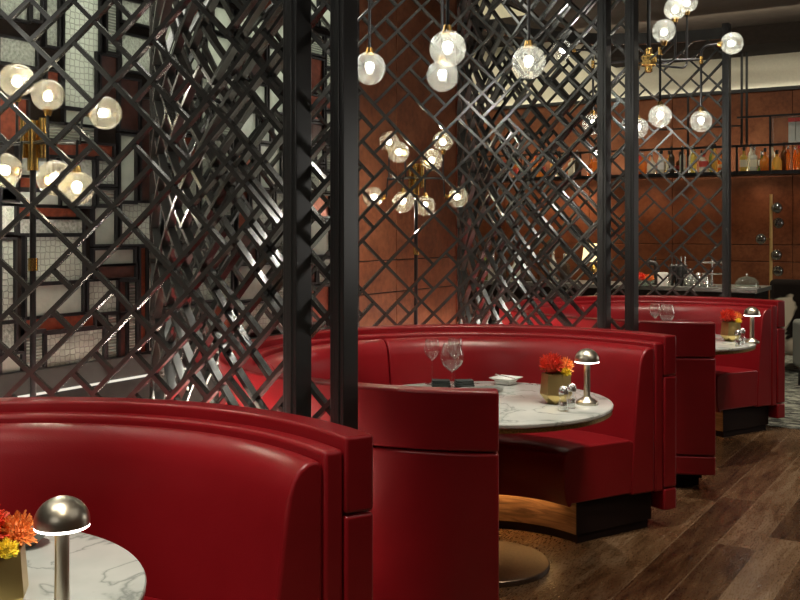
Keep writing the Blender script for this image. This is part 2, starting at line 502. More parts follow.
# left wall: charcoal core, glass partition bay, rust bay
struct('wall_left', MB().box(XL-0.60, XL-0.45, -2.6, 5.46, 0, 4.2).box(XL-0.30, XL-0.02, 5.46, 6.90, 0, 4.2).box(XL-0.5, XL-0.0, 1.0, 5.46, 0.0, 0.79).box(XL-0.45, XL, -2.6, 1.0, 0, 4.2), M['darkwall'])
struct('wall_return', MB().box(-8.2, XL-0.30, 6.55, 6.90, 0, 5.1), M['darkwall'])
mb = MB()
zr = [(0.0, 1.078), (1.084, 1.302), (1.308, 4.06)]
for y0, y1 in ((5.50, 5.995), (6.003, 6.88)):
    for z0, z1 in zr:
        mb.box(XL-0.02, XL, y0, y1, z0+0.002, z1)
struct('wall_left_panels', mb, M['rust'], bevel=0.004)
struct('trim_1', MB().box(XL-0.31, XL+0.012, 6.88, 6.91, 0.0, 4.06), M['copper'])
struct('trim_2', MB().box(XL-0.03, XL+0.02, 5.40, 5.50, 0.0, 4.06), M['black'])

# far wall of rust panels, cream above
struct('wall_far', MB().box(-8.2, 3.6, YB, YB+0.2, 0, 5.1), M['grout'])
mb = MB()
xs = [-8.1]
seam_px = (505, 590, 673, 793)
for p_ in seam_px:
    xs.append(on_y(p_, 200, YB).x)
xs += [-1.2, 0.2, 1.6, 3.5]
for x0, x1 in zip(xs, xs[1:]):
    for z0, z1 in ((0.0, 1.078), (1.086, 1.302), (1.31, 3.345)):
        mb.box(x0+0.0025, x1-0.0025, YB-0.03, YB, z0, z1)
struct('wall_far_panels', mb, M['rust'], bevel=0.005)
struct('wall_far_upper', MB().box(-8.1, 3.5, YB-0.03, YB, 3.37, 5.0), M['cream'])
struct('trim_3', MB().box(-8.1, 3.5, YB-0.08, YB-0.03, 3.345, 3.375).box(-8.1, 3.5, YB-0.08, YB-0.074, 3.375, 3.39), M['black'])
struct('wall_fill_strip', MB().box(-8.1, 3.5, YB-0.068, YB-0.050, 3.3752, 3.385), M['fill_strip'])  # added glowing strip, hidden behind the trim lip, brightens the cream wall
struct('wall_side', MB().box(-8.2, -8.1, 6.7, 14.0, 0, 5.1), M['cream'])
struct('wall_right', MB().box(3.5, 3.6, -2.6, 14.0, 0, 4.2), M['rust'])
struct('wall_rear', MB().box(-4.3, 3.6, -2.7, -2.6, 0, 4.2), M['darkwall'])
# ceilings
XC = -4.85
struct('ceiling', MB().box(XC, 3.6, -2.7, 14.1, 4.06, 4.2).box(-8.2, XC, -2.7, 6.6, 4.06, 4.2), M['ceil'])
struct('ceiling_high', MB().box(-8.2, XC, 6.5, 14.1, 4.95, 5.1), M['cream'])
struct('ceiling_step', MB().box(XC-0.05, XC, 6.5, 14.0, 4.06, 5.0), M['soffit'])
struct('trim_4', MB().box(XC, 3.5, 13.0, YB-0.03, 3.83, 4.06), M['soffit'])
struct('trim_5', MB().box(-8.1, XC-0.05, 12.9, YB-0.03, 4.30, 4.52), M['soffit'])

# glass partition in the left wall --------------------------------
root = empty('glass_partition', (XL, 3.2, 0.79), 'wall partition of textured glass panes in black frames with copper strips, behind the left screen', 'partition')
frames = MB()
panes = []   # (x0,y0,x1,y1 px, material)
G, R, T, F_, C_, D_, B_ = 'h', 'r', 't', 'f', 'c', 'd', 'b'
rects = [
 (63, -40, 98, 108, G), (45, -8, 57, 46, R), (31, -30, 40, 20, R), (-2, -20, 27, 18, R), (-2, 40, 35, 64, R),
 (106, -40, 116, 52, T), (120, 4, 156, 24, R), (120, 38, 156, 72, R), (120, -40, 156, -4, G),
 (46, 72, 58, 98, C_), (-2, 98, 26, 140, C_), (64, 112, 96, 124, F_), (96, 56, 116, 110, D_),
 (45, 126, 94, 140, T), (18, 142, 112, 156, C_), (18, 158, 52, 176, R), (-2, 168, 16, 200, F_), (60, 158, 92, 206, R),
 (97, 159, 114, 184, G), (119, 136, 134, 202, F_), (140, 100, 157, 200, D_), (119, 80, 138, 130, D_),
 (97, 190, 114, 204, T), (18, 178, 56, 190, C_), (0, 190, 58, 204, F_),
 (17, 208, 76, 217, C_), (18, 219, 82, 233, R), (0, 206, 14, 232, R),
 (120, 203, 156, 244, G), (93, 208, 114, 244, F_), (25, 237, 82, 281, G), (93, 250, 133, 264, F_), (25, 285, 81, 314, F_),
 (0, 240, 13, 320, G), (87, 281, 116, 312, G), (24, 317, 93, 329, C_), (45, 332, 102, 366, G), (93, 266, 134, 278, D_),
 (139, 248, 145, 352, C_), (127, 282, 135, 354, T), (147, 248, 157, 350, F_), (0, 355, 20, 372, F_), (106, 315, 117, 360, T),
 (24, 332, 42, 368, T), (0, 324, 14, 352, R), (118, 315, 125, 358, D_), (118, 282, 125, 312, D_)]
matof = {'h': M['pane'][0], 'r': M['pane'][1], 't': M['pane'][2], 'f': M['pane'][3], 'c': M['copper'], 'd': M['rust_dark']}
cells = []
for x0, y0, x1, y1, k in rects:
    a = on_x(x0, y0, XL); b = on_x(x1, y1, XL)
    ym = ((x0+x1)/2, (y0+y1)/2)
    zt = on_x(ym[0], y0, XL).z; zb = on_x(ym[0], y1, XL).z
    cells.append((a.y, b.y, zb, zt, k))
rnd = random.Random(5)
def mond(y0, y1, z0, z1, d):
    w, h = y1-y0, z1-z0
    if d == 0 or (w < 0.24 and h < 0.30):
        cells.append((y0+0.016, y1-0.016, z0+0.016, z1-0.016, rnd.choice('hhrrfftcd'))); return
    if w*0.9 > h or (h < 0.3):
        t = y0 + w*rnd.choice((0.35, 0.5, 0.62)); mond(y0, t, z0, z1, d-1); mond(t, y1, z0, z1, d-1)
    else:
        t = z0 + h*rnd.choice((0.3, 0.45, 0.6, 0.7)); mond(y0, y1, z0, t, d-1); mond(y0, y1, t, z1, d-1)
YG = on_x(158, 200, XL).y
for k in range(3):
    w = (5.40-YG)/3
    mond(YG+0.02+k*w, YG+0.02+(k+1)*w-0.02, 0.93, 2.75, 5)
mond(YG+0.02, 5.38, 2.78, 4.0, 4)
mond(1.05, 2.70, 0.93, 2.75, 6); mond(1.05, YG, 2.80, 4.0, 5)
mid_y, mid_z = 3.2, 0.79
t_ = 0.011
kinds = {'c': 'copper_strip', 'd': 'dark_panel'}
seen_c = 0
for y0, y1, z0, z1, k in cells:
    if y1 < y0 or z1 < z0: continue
    y0 -= mid_y; y1 -= mid_y; z0 -= mid_z; z1 -= mid_z
    for (ya, yb, za, zb) in ((y0-t_, y1+t_, z0-t_, z0), (y0-t_, y1+t_, z1, z1+t_), (y0-t_, y0, z0, z1), (y1, y1+t_, z0, z1)):
        frames.box(-0.030, 0.016, ya, yb, za, zb)
    p = MB().box(-0.012, 0.0, y0, y1, z0, z1).build(kinds.get(k, 'glass_pane'), matof[k], root)
# opaque dark infill between the panes
ys = sorted(set([1.0-mid_y, 5.42-mid_y] + [v-mid_y for c in cells for v in (c[0], c[1])]))
zs = sorted(set([0.90-mid_z, 4.02-mid_z] + [v-mid_z for c in cells for v in (c[2], c[3])]))
infill = MB()
cc = [(c[0]-mid_y, c[1]-mid_y, c[2]-mid_z, c[3]-mid_z) for c in cells]
for j in range(len(zs)-1):
    zc = (zs[j]+zs[j+1])/2
    run = None
    for i in range(len(ys)-1):
        yc = (ys[i]+ys[i+1])/2
        inside = any(a < yc < b and c < zc < d for a, b, c, d in cc)
        if not inside:
            if run is None: run = ys[i]
        if inside and run is not None:
            infill.box(-0.024, -0.010, run, ys[i], zs[j], zs[j+1]); run = None
    if run is not None:
        infill.box(-0.024, -0.010, run, ys[-1], zs[j], zs[j+1])
infill.build('backing_panel', M['soffit'], root)
frames.build('frame', M['black'], root)
MB().box(-0.03, 0.03, 1.0-mid_y, 5.42-mid_y, 0.012, 0.115).build('sill', M['sill'], root, bevel=0.004)
MB().box(0.0, 0.034, 1.0-mid_y, 5.42-mid_y, 0.002, 0.009).build('light_strip', M['ledwall'], root)

# ------------------------------------------------------------------ lattice screens
RS = 1.42
PITCH = 2.88
CX, CY2 = -2.04, 4.075
def booth_y(i): return CY2 + (i-2)*PITCH
CXS = CX-0.06
AN, AF = radians(-79.9), radians(85.6)
def lattice_lines(L, H, seed, c=0.1035):
    rr = random.Random(seed)
    q = sqrt(0.5)
    # u = (s+z)*q/c ; v = (z-s)*q/c
    u0, u1 = -1, int((L+H)*q/c)+2
    v0, v1 = int(-L*q/c)-2, int(H*q/c)+2
    E = set()
    cell = {}
    W_ = [(1, 1)]*3 + [(2, 1)]*4 + [(1, 2)]*4 + [(2, 2)]*3 + [(3, 1), (1, 3), (3, 2), (2, 3)]
    n = 0
    def cuts(a, b):
        out = [a]
        while out[-1] < b: out.append(out[-1]+rr.choice((3, 4, 5, 5, 6)))
        return out
    cu, cv = cuts(u0, u1), cuts(v0, v1)
    def bound(c, x): return next(k for k in c if k > x)
    for j in range(v0, v1):
        for i in range(u0, u1):
            if (i, j) in cell: continue
            for _ in range(20):
                w, h = rr.choice(W_)
                if i+w > bound(cu, i) and rr.random() < 0.85: continue
                if j+h > bound(cv, j) and rr.random() < 0.85: continue
                if all((i+a, j+b) not in cell for a in range(w) for b in range(h)): break
            else: w = h = 1
            for a in range(w):
                for b in range(h): cell[(i+a, j+b)] = n
            n += 1
    for (i, j), k in cell.items():
        if cell.get((i-1, j), -1) != k: E.add(('v', i, j))
        if cell.get((i, j-1), -1) != k: E.add(('u', j, i))
    lines = []
    from collections import defaultdict
    D = defaultdict(list)
    for k, f, t in E: D[(k, f)].append(t)
    for (k, f), ts in D.items():
        ts.sort()
        st = pv = ts[0]
        runs = []
        for t in ts[1:]:
            if t != pv+1:
                runs.append((st, pv+1)); st = t
            pv = t
        runs.append((st, pv+1))
        for a, b in runs:
            if k == 'u': p, r_ = (a, f), (b, f)
            else: p, r_ = (f, a), (f, b)
            def sz(uv): return ((uv[0]-uv[1])*q*c, (uv[0]+uv[1])*q*c)
            A, B = sz(p), sz(r_)
            # clip to 0..L, 0..H
            t0, t1 = 0.0, 1.0
            dx, dz = B[0]-A[0], B[1]-A[1]
            ok = True
            for pp, qq in ((-dx, A[0]), (dx, L-A[0]), (-dz, A[1]), (dz, H-A[1])):
                if abs(pp) < 1e-9:
                    if qq < 0: ok = False
                else:
                    r = qq/pp
                    if pp < 0: t0 = max(t0, r)
                    else: t1 = min(t1, r)
            if ok and t1-t0 > 1e-4:
                lines.append(((A[0]+dx*t0, A[1]+dz*t0), (A[0]+dx*t1, A[1]+dz*t1)))
    return lines

SZ0, SZ1 = 0.14, 3.09
def make_screen(idx, label):
    root = empty('lattice_screen', (CXS, booth_y(idx), 0), label, 'screen', 'lattice screens around the booths')
    a_start, a_end = AF, 2*pi+AN
    Rr = RS
    L = (a_end-a_start)*Rr
    mb = MB()
    W, Dp = 0.0155, 0.030
    for A, B in lattice_lines(L, SZ1-SZ0, 11):
        dl = sqrt((B[0]-A[0])**2+(B[1]-A[1])**2)
        n = max(1, int(dl/0.10))
        tx, tz = (B[0]-A[0])/dl, (B[1]-A[1])/dl
        wx, wz = -tz, tx
        # the two directions are half lapped: a small radial offset between them
        ro = 0.003 if tx*tz > 0 else -0.003
        vs = []; fs = []
        for i in range(n+1):
            s_, z_ = A[0]+(B[0]-A[0])*i/n, A[1]+(B[1]-A[1])*i/n
            for sg, rd in ((-1, -Dp/2), (1, -Dp/2), (1, Dp/2), (-1, Dp/2)):
                s2 = s_+wx*W/2*sg; z2 = z_+wz*W/2*sg
                a = a_start + s2/Rr
                r = Rr+rd+ro
                vs.append((r*cos(a), r*sin(a), SZ0+z2))
        for i in range(n):
            for k in range(4):
                w = (k+1) % 4
                fs.append((i*4+k, i*4+w, i*4+4+w, i*4+4+k))
        fs.append((3, 2, 1, 0)); fs.append(tuple(n*4+k for k in range(4)))
        mb.add(vs, fs)
    mb.build('lattice', M['metal'], root)
    for z0, z1, nm in ((3.08, 3.17, 'top_rail'), (0.06, 0.145, 'bottom_rail')):
        MB().arc([(Rr-0.02, z0), (Rr+0.02, z0), (Rr+0.02, z1), (Rr-0.02, z1)], a_start, a_end, 48).build(nm, M['metal'], root)
    for a in (a_start, a_end):
        x, y = Rr*cos(a), Rr*sin(a)
        MB().box(x-0.027, x+0.027, y-0.042, y+0.042, 0, 3.2).box(x-0.032, x-0.027, y-0.012, y+0.012, 0.02, 3.19).box(x-0.012, x+0.012, y-0.047, y-0.042, 0.02, 3.19).build('post', M['post'], root, bevel=0.003)
    MB().arc([(Rr-0.040, 0.540), (Rr-0.022, 0.540), (Rr-0.022, 0.565), (Rr-0.040, 0.565)], a_start+0.08, a_end-0.24, 48).build('light_strip', M['led'], root)
    return root
make_screen(1, 'black metal lattice screen curving behind the nearest booth, filling the left of the photo')
make_screen(2, 'black metal lattice screen curving behind the middle booth, seen in front of the rust panels')
make_screen(3, 'black metal lattice screen curving behind the farthest booth, its top rail visible')

# ------------------------------------------------------------------ booths
A0 = radians(61.2); A1 = 2*pi-A0
def rrect(r0, r1, z0, z1): return [(r0, z0), (r1, z0), (r1, z1), (r0, z1)]
def make_booth():
    root = empty('curved_booth', (CX, booth_y(2), 0), '', 'booth', 'curved red leather booths')
    for z0, z1, nm in ((0.090, 0.200, 'bottom_panel'), (0.2055, 0.772, 'outer_panel'), (0.7775, 0.980, 'top_panel')):
        MB().arc(rrect(1.105, 1.19, z0, z1), A0, A1, 84).build(nm, M['leather'], root, bevel=0.009, segs=3)
    MB().arc(rrect(1.045, 1.103, 0.19, 0.948), A0+0.004, A1-0.004, 84).build('bolster', M['leather'], root, bevel=0.012, segs=3)
    # cushions of the back, rounded at the top, swelling towards the seat
    prof = [(0.885, 0.195), (1.043, 0.195), (1.043, 0.912), (1.034, 0.924), (1.018, 0.927), (0.998, 0.922), (0.976, 0.907), (0.957, 0.880), (0.946, 0.84),
            (0.934, 0.76), (0.922, 0.66), (0.910, 0.55), (0.902, 0.47), (0.897, 0.40)]
    s1, s2 = radians(149.6), radians(210.4)
    for a, b in ((A0+0.006, s1-0.0025), (s1+0.0025, s2-0.0025), (s2+0.0025, A1-0.006)):
        MB().arc(prof, a, b, 30).build('back_cushion', M['leather'], root, bevel=0.010, segs=3, smooth=50)
    sp = [(0.488, 0.190), (0.506, 0.190), (0.508, 0.2052), (0.89, 0.2052), (0.905, 0.46), (0.88, 0.472), (0.62, 0.474), (0.52, 0.472), (0.490, 0.464), (0.470, 0.448), (0.462, 0.42), (0.462, 0.30), (0.470, 0.24)]
    MB().arc(sp, A0+0.010, A1-0.010, 72).build('seat', M['leather'], root, bevel=0.012, segs=3, smooth=50)
    pl = MB().arc(rrect(0.55, 1.06, 0.045, 0.205), A0+0.045, A1-0.045, 60).build('plinth', M['veneer'], root)
    pl.data.materials.append(M['plinthdark'])
    npl = len(pl.data.polygons)
    for p in pl.data.polygons:
        c = p.center
        r = sqrt(c.x**2+c.y**2)
        if len(p.vertices) == 4 and abs(p.normal.z) < 0.5:
            rad = (p.normal.x*c.x+p.normal.y*c.y)/max(r, 1e-6)
            if abs(rad) < 0.6: p.material_index = 1
            elif rad > 0: p.material_index = 1
    MB().arc(rrect(0.565, 1.05, 0.0, 0.045), A0+0.06, A1-0.06, 60).build('toe_kick', M['plinthdark'], root)
    MB().arc(rrect(1.062, 1.10, 0.0, 0.19), A0+0.10, A1-0.10, 60).build('back_base', M['plinthdark'], root)
    MB().arc(rrect(0.512, 0.530, 0.1975, 0.2045), A0+0.25, A1-0.25, 60).build('light_strip', M['ledwarm'], root)
    return root
booth = make_booth()
blabels = {1: 'red leather curved booth nearest the camera, at the lower left', 2: 'red leather curved booth in the middle, around the table with wine glasses',
           3: 'red leather curved booth farthest away, at the right beyond the second booth'}
booth['label'] = blabels[2]
for i in (1, 3):
    b = copy_tree(booth); b.location = (CX+(0.016 if i == 1 else 0), booth_y(i), 0); b['label'] = blabels[i]

# ------------------------------------------------------------------ tables
def make_table():
    root = empty('round_table', (CX, booth_y(2), 0), '', 'table', 'round marble tables')
    MB().lathe([(0.555, 0.729), (0.567, 0.731), (0.570, 0.736), (0.570, 0.745), (0.567, 0.749), (0.560, 0.750)], 96).build('tabletop', M['marble'], root, smooth=30)
    MB().lathe([(0.53, 0.710), (0.558, 0.710), (0.564, 0.713), (0.564, 0.7288)], 96).build('edge_band', M['bronze'], root, smooth=30)
    MB().lathe([(0.20, 0.7098), (0.20, 0.692), (0.06, 0.676), (0.045, 0.64), (0.045, 0.05), (0.06, 0.028)], 32).build('pedestal', M['base_bronze'], root, smooth=40)
    MB().lathe([(0.286, 0.0), (0.290, 0.003), (0.290, 0.021), (0.286, 0.025), (0.10, 0.028)], 72).build('base_disc', M['base_bronze'], root, smooth=30)
    return root
tab = make_table()
tlabels = {1: 'white marble round table cut off at the lower left corner', 2: 'white marble round table with bronze edge inside the middle booth',
           3: 'white marble round table inside the farthest booth, small and far'}
tab['label'] = tlabels[2]
for i in (1, 3):
    t = copy_tree(tab); t.location = (CX, booth_y(i), 0); t['label'] = tlabels[i]
TZ = 0.7502

# ------------------------------------------------------------------ table lamps
def make_lamp():
    root = empty('table_lamp', (0, 0, 0), '', 'lamp', 'dome table lamps')
    MB().lathe([(0.046, 0.0), (0.0485, 0.003), (0.0485, 0.011), (0.046, 0.015), (0.032, 0.023), (0.020, 0.030), (0.0165, 0.034)], 40).build('base', M['chrome'], root, smooth=50)
    MB().lathe([(0.0150, 0.032), (0.0140, 0.10), (0.0140, 0.188)], 28).build('stem', M['chrome'], root, smooth=40)
    R_ = 0.054
    prof = [(R_-0.003, 0.191), (R_, 0.190), (R_, 0.196)]
    for k in range(1, 11):
        a = pi/2*k/10
        prof.append((max(R_*cos(a), 0.0), 0.196+0.050*sin(a)))
    MB().lathe(prof, 48, cap0=False).build('dome_shade', M['chrome'], root, smooth=60)
    MB().lathe([(0.0145, 0.1840), (R_-0.003, 0.1840), (R_-0.0005, 0.1860), (R_-0.0005, 0.1905)], 48, cap0=False, cap1=False).build('light_disc', M['ledlamp'], root)
    return root
lamp = make_lamp()
llab = {2: 'small metal dome table lamp at the right side of the middle table', 1: 'small metal dome table lamp on the near table, lower left',
        3: 'small metal dome table lamp on the farthest table'}
def at_table(px, py):
    p = on_z(px, py, TZ); return (p.x, p.y, TZ)
lamp.location = at_table(587, 404); lamp['label'] = llab[2]
l1 = copy_tree(lamp); p = P(62, 525, 1.99); l1.location = (p.x, p.y, TZ); l1['label'] = llab[1]
l3 = copy_tree(lamp); l3.location = at_table(752, 343); l3['label'] = llab[3]

# ------------------------------------------------------------------ vases and flowers
def make_vase():
    root = empty('faceted_vase', (0, 0, 0), '', 'vase', 'gold faceted vases')
    n = 6
    def ring(r, z, off): return [(r*cos(2*pi*(k+off)/n), r*sin(2*pi*(k+off)/n), z) for k in range(n)]
    vs = ring(0.040, 0.0, 0.5) + ring(0.068, 0.040, 0.0) + ring(0.060, 0.130, 0.0) + ring(0.055, 0.130, 0.0) + ring(0.058, 0.05, 0.0)
    fs = [tuple(reversed(range(n)))]
    for k in range(n):
        j = (k+1) % n
        fs += [(k, n+j, n+k), (k, j, n+j)]
        for q in (1, 2, 3):
            fs.append((q*n+k, q*n+j, (q+1)*n+j, (q+1)*n+k))
    fs.append(tuple(4*n+k for k in range(n)))
    MB().add(vs, fs).build('vase_body', M['gold'], root)
    return root
def flower(pos, r, mat, label, lean, seed):
    rr = random.Random(seed)
    root = empty('pincushion_flower', pos, label, 'flower', 'flowers in the gold vases')
    mb = MB()
    mb.sphere((0, 0, 0), r*0.72, 14, 8)
    for k in range(190):
        z = rr.uniform(-0.55, 1); a = rr.uniform(0, 2*pi)
        d = Vector((sqrt(1-z*z)*cos(a), sqrt(1-z*z)*sin(a), z))
        t = d.cross(Vector((0.3, 0.2, 1))).normalized(); b_ = d.cross(t)
        w = r*0.085
        l = r*rr.uniform(0.92, 1.12)
        bend = Vector((rr.uniform(-.15, .15), rr.uniform(-.15, .15), rr.uniform(0, .25)))*r
        p0 = d*r*0.6
        vs = [p0+t*w, p0-t*w*0.6+b_*w, p0-t*w*0.6-b_*w]
        p1 = d*l+bend
        vs += [p1+t*w*0.45, p1-t*w*0.3+b_*w*0.45, p1-t*w*0.3-b_*w*0.45]
        mb.add(vs, [(0, 1, 4, 3), (1, 2, 5, 4), (2, 0, 3, 5), (3, 4, 5)])
    mb.build('bloom', mat, root)
    lean = Vector(lean)
    st = MB().tube([Vector((0, 0, -r*0.5)), lean*0.5+Vector((0, 0, -0.045)), lean+Vector((0, 0, -0.095))], 0.003, 6)
    st.build('stem', M['leaf'], root)
    lf = MB()
    for k in range(2):
        a = rr.uniform(0, 2*pi)
        d = Vector((cos(a), sin(a), 0.25)); s_ = Vector((-sin(a), cos(a), 0))
        o_ = Vector((0, 0, -r*0.55))
        q = [o_, o_+d*r*0.5+s_*r*0.22, o_+d*r*1.05, o_+d*r*0.5-s_*r*0.22]
        q2 = [v+Vector((0, 0, 0.0015)) for v in q]
        lf.add(q+q2, [(0, 1, 2, 3), (7, 6, 5, 4), (0, 4, 5, 1), (1, 5, 6, 2), (2, 6, 7, 3), (3, 7, 4, 0)])
    lf.build('leaf', M['leaf'], root)
    return root
vase = make_vase()
vlab = {2: 'gold faceted vase on the middle table beside the salt shakers', 1: 'gold faceted vase at the left edge on the near table',
        3: 'gold faceted vase on the farthest table'}
vpos = {2: at_table(556, 403), 1: None, 3: at_table(731, 341)}
p = P(-6, 560, 2.02); vpos[1] = (p.x, p.y, TZ)
where = {1: 'near', 2: 'middle', 3: 'farthest'}
rv = {1: 0.25, 2: 0.36, 3: 0.5}
for i in (2, 1, 3):
    v = vase if i == 2 else copy_tree(vase)
    v.scale = (1.05, 1.05, 1.03); v.location = vpos[i]; v['label'] = vlab[i]; v.rotation_euler = (0, 0, rv[i])
    x, y, z = vpos[i]
    def off(dx, dz): return c2w(dx, dz)
    for (dx, dz, h, r, mt, nm, sd) in ((-0.020, 0.0, 0.166, 0.050, M['petal_red'], 'red spiky flower', 1), (0.040, 0.015, 0.157, 0.038, M['petal_orange'], 'orange spiky flower', 2), (0.040, -0.034, 0.138, 0.021, M['petal_yellow'], 'small yellow flower', 3)):
        ox, oy = off(dx, dz)
        flower((x+ox, y+oy, z+h), r, mt, f'{nm} in the gold vase on the {where[i]} table', (-ox*0.6, -oy*0.6, 0), sd)

# ------------------------------------------------------------------ salt and pepper shakers
def make_shaker():
    root = empty('shaker', (0, 0, 0), '', 'shaker', 'glass shakers')
    pr = [(0.016, 0.0), (0.0185, 0.004), (0.0185, 0.010), (0.0150, 0.018), (0.0185, 0.028), (0.0185, 0.034), (0.0145, 0.044), (0.0165, 0.054), (0.0165, 0.062)]
    MB().lathe(pr, 10).build('glass_body', M['glass'], root)
    MB().lathe([(0.012, 0.003), (0.0135, 0.020), (0.012, 0.034)], 10).build('filling', M['silver'], root)
    MB().lathe([(0.0172, 0.062), (0.0180, 0.068), (0.0172, 0.078), (0.0120, 0.088), (0.0, 0.092)], 20).build('cap', M['silver'], root, smooth=50)
    return root
sh = make_shaker()
pos = [(563.5, 411, 'glass salt shaker in front of the gold vase, left of the middle table pair'), (571.5, 408, 'glass pepper shaker between the gold vase and lamp on the middle table'),
       (738, 346, 'glass shaker at left of the pair by the farthest vase'), (742, 344, 'glass shaker at right of the pair by the farthest lamp')]
for i, (px_, py_, lb) in enumerate(pos):
    s_ = sh if i == 0 else copy_tree(sh)
    s_.location = at_table(px_, py_); s_['label'] = lb; s_.scale = (1.2, 1.2, 1.18)

# ------------------------------------------------------------------ glasses, plates
def make_wine(r, hb, hs, rim):
    root = empty('wine_glass', (0, 0, 0), '', 'wine glass', 'wine glasses')
    MB().lathe([(r*0.95, 0.0), (r*0.95, 0.0015), (r*0.3, 0.004), (0.004, 0.009)], 28).build('foot', M['glass'], root, smooth=50)
    MB().lathe([(0.0040, 0.008), (0.0032, 0.03), (0.0034, hs-0.006), (0.006, hs)], 12).build('stem', M['glass'], root, smooth=50)
    pr = []
    for k in range(15):
        t = k/14
        pr.append((0.006+(r-0.006)*sin(min(1, t*2.1)*pi/2)**0.8 if t < 0.476 else r-(r-rim)*((t-0.476)/0.524)**1.6, hs+hb*t))
    inn = [(max(a-0.0011, 0.002), b+0.0008) for a, b in reversed(pr)]
    MB().lathe(pr+inn, 36, cap0=False, cap1=False).build('bowl', M['glass'], root, smooth=60)
    return root
w1 = make_wine(0.040, 0.105, 0.120, 0.032)
w1.location = at_table(432, 384); w1['label'] = 'slim wine glass at the left on the middle table'
w2 = make_wine(0.058, 0.135, 0.085, 0.040)
w2.location = at_table(452, 389); w2['label'] = 'large wine glass in front of the dark napkins on the middle table'
w3 = copy_tree(w1); w3.location = at_table(455, 383); w3['label'] = 'slim wine glass directly behind the large one on the middle table'
for k, (px_, py_, s_, lb) in enumerate(((655, 7.35, w1, 'wine glass at left on the far table behind the booth end'), (667, 7.32, w2, 'large wine glass second from left on the far table'))):
    g = copy_tree(s_); q_ = P(px_, 300, py_); g.location = (q_.x, q_.y, TZ); g['label'] = lb
def make_tumbler():
    root = empty('water_glass', (0, 0, 0), '', 'glass', 'tumblers on the far table')
    MB().lathe([(0.026, 0.0), (0.030, 0.004), (0.036, 0.105), (0.0348, 0.105), (0.028, 0.010), (0.0, 0.009)], 24).build('glass_body', M['glass'], root, smooth=40)
    return root
tb = make_tumbler(); q_ = P(675.5, 300, 7.28); tb.location = (q_.x, q_.y, TZ); tb['label'] = 'tumbler beside the wine glasses on the farthest table'
t2 = copy_tree(tb); q_ = P(682, 300, 7.40); t2.location = (q_.x, q_.y, TZ); t2['label'] = 'tumbler at the right of the far table glasses'

# white dish with a knife, dark napkins, side plates
def lathe_thing(name, prof, n, mat, loc, label, cat, group=None, smooth=50, rz=0.0):
    o = MB().lathe(prof, n).build(name, mat, None, smooth=smooth, loc=loc)
    o.rotation_euler = (0, 0, rz)
    return tag(o, label, cat, group)
d = lathe_thing('white_dish', [(0.055, 0.0), (0.058, 0.004), (0.050, 0.010), (0.062, 0.022), (0.088, 0.032), (0.087, 0.035), (0.060, 0.026), (0.042, 0.015), (0.0, 0.013)], 4, M['white'], at_table(506, 384), 'small square white dish with a butter knife on the middle table', 'dish', smooth=20, rz=0.7)
dp = Vector(d.location)
root = empty('butter_knife', (dp.x, dp.y, TZ+0.036), 'silver butter knife lying across the white dish', 'knife', None, YAW)
MB().box(-0.060, 0.0, -0.005, 0.005, 0.0, 0.003).build('handle', M['silver'], root, bevel=0.001)
MB().add([(0, -0.006, 0.0), (0.045, -0.007, 0.0), (0.058, 0, 0.0), (0.045, 0.006, 0.0), (0, 0.005, 0), (0, -0.006, 0.002), (0.045, -0.007, 0.002), (0.058, 0, 0.002), (0.045, 0.006, 0.002), (0, 0.005, 0.002)],
         [(4, 3, 2, 1, 0), (5, 6, 7, 8, 9)] + [(i, (i+1) % 5, 5+(i+1) % 5, 5+i) for i in range(5)]).build('blade', M['silver'], root)
root.rotation_euler = (0, radians(8), YAW-0.5)
for k, (px_, py_, lb) in enumerate(((441, 386, 'dark folded napkin left of the large wine glass'), (464, 386, 'dark folded napkin right of the large wine glass'))):
    x, y, z = at_table(px_, py_)
    mb = MB()
    for q in range(3):
        mb.box(-0.048+0.002*q, 0.048-0.002*q, -0.034, 0.034-0.004*q, 0.0105*q+0.001, 0.0105*q+0.0108)
    o = mb.build('folded_napkin', M['slate'], None, bevel=0.004, segs=2, loc=(x, y, z))
    o.rotation_euler = (0, 0, YAW+0.1*k); tag(o, lb, 'napkin', 'dark napkins on the middle table')
lathe_thing('side_plate', [(0.045, 0.0), (0.055, 0.003), (0.078, 0.010), (0.078, 0.012), (0.054, 0.006), (0.0, 0.005)], 40, M['greydish'], at_table(487, 391), 'small grey plate at the near edge of the middle table', 'plate', 'grey plates')
lathe_thing('side_plate', [(0.045, 0.0), (0.055, 0.003), (0.078, 0.010), (0.078, 0.012), (0.054, 0.006), (0.0, 0.005)], 40, M['greydish'], at_table(416, 389), 'small grey plate at the left edge of the middle table', 'plate', 'grey plates')
x, y, z = at_table(24, 545)
lathe_thing('side_bowl', [(0.028, 0.0), (0.030, 0.005), (0.052, 0.022), (0.058, 0.036), (0.056, 0.037), (0.048, 0.022), (0.026, 0.008), (0.0, 0.007)], 36, M['greydish'], (x, y, z), 'dark grey bowl between flower and lamp on the near table', 'bowl')
root = empty('teaspoon', (x, y, z+0.034), 'silver spoon resting in the dark bowl on the near table', 'spoon', None, YAW+0.5)
MB().tube([(-0.03, 0, -0.020), (0.02, 0, -0.002), (0.075, 0, 0.016)], 0.0028, 8).build('handle', M['silver'], root, smooth=40)
MB().sphere((-0.034, 0, -0.018), 0.013, 14, 8, sz=0.35).build('spoon_bowl', M['silver'], root, smooth=60)

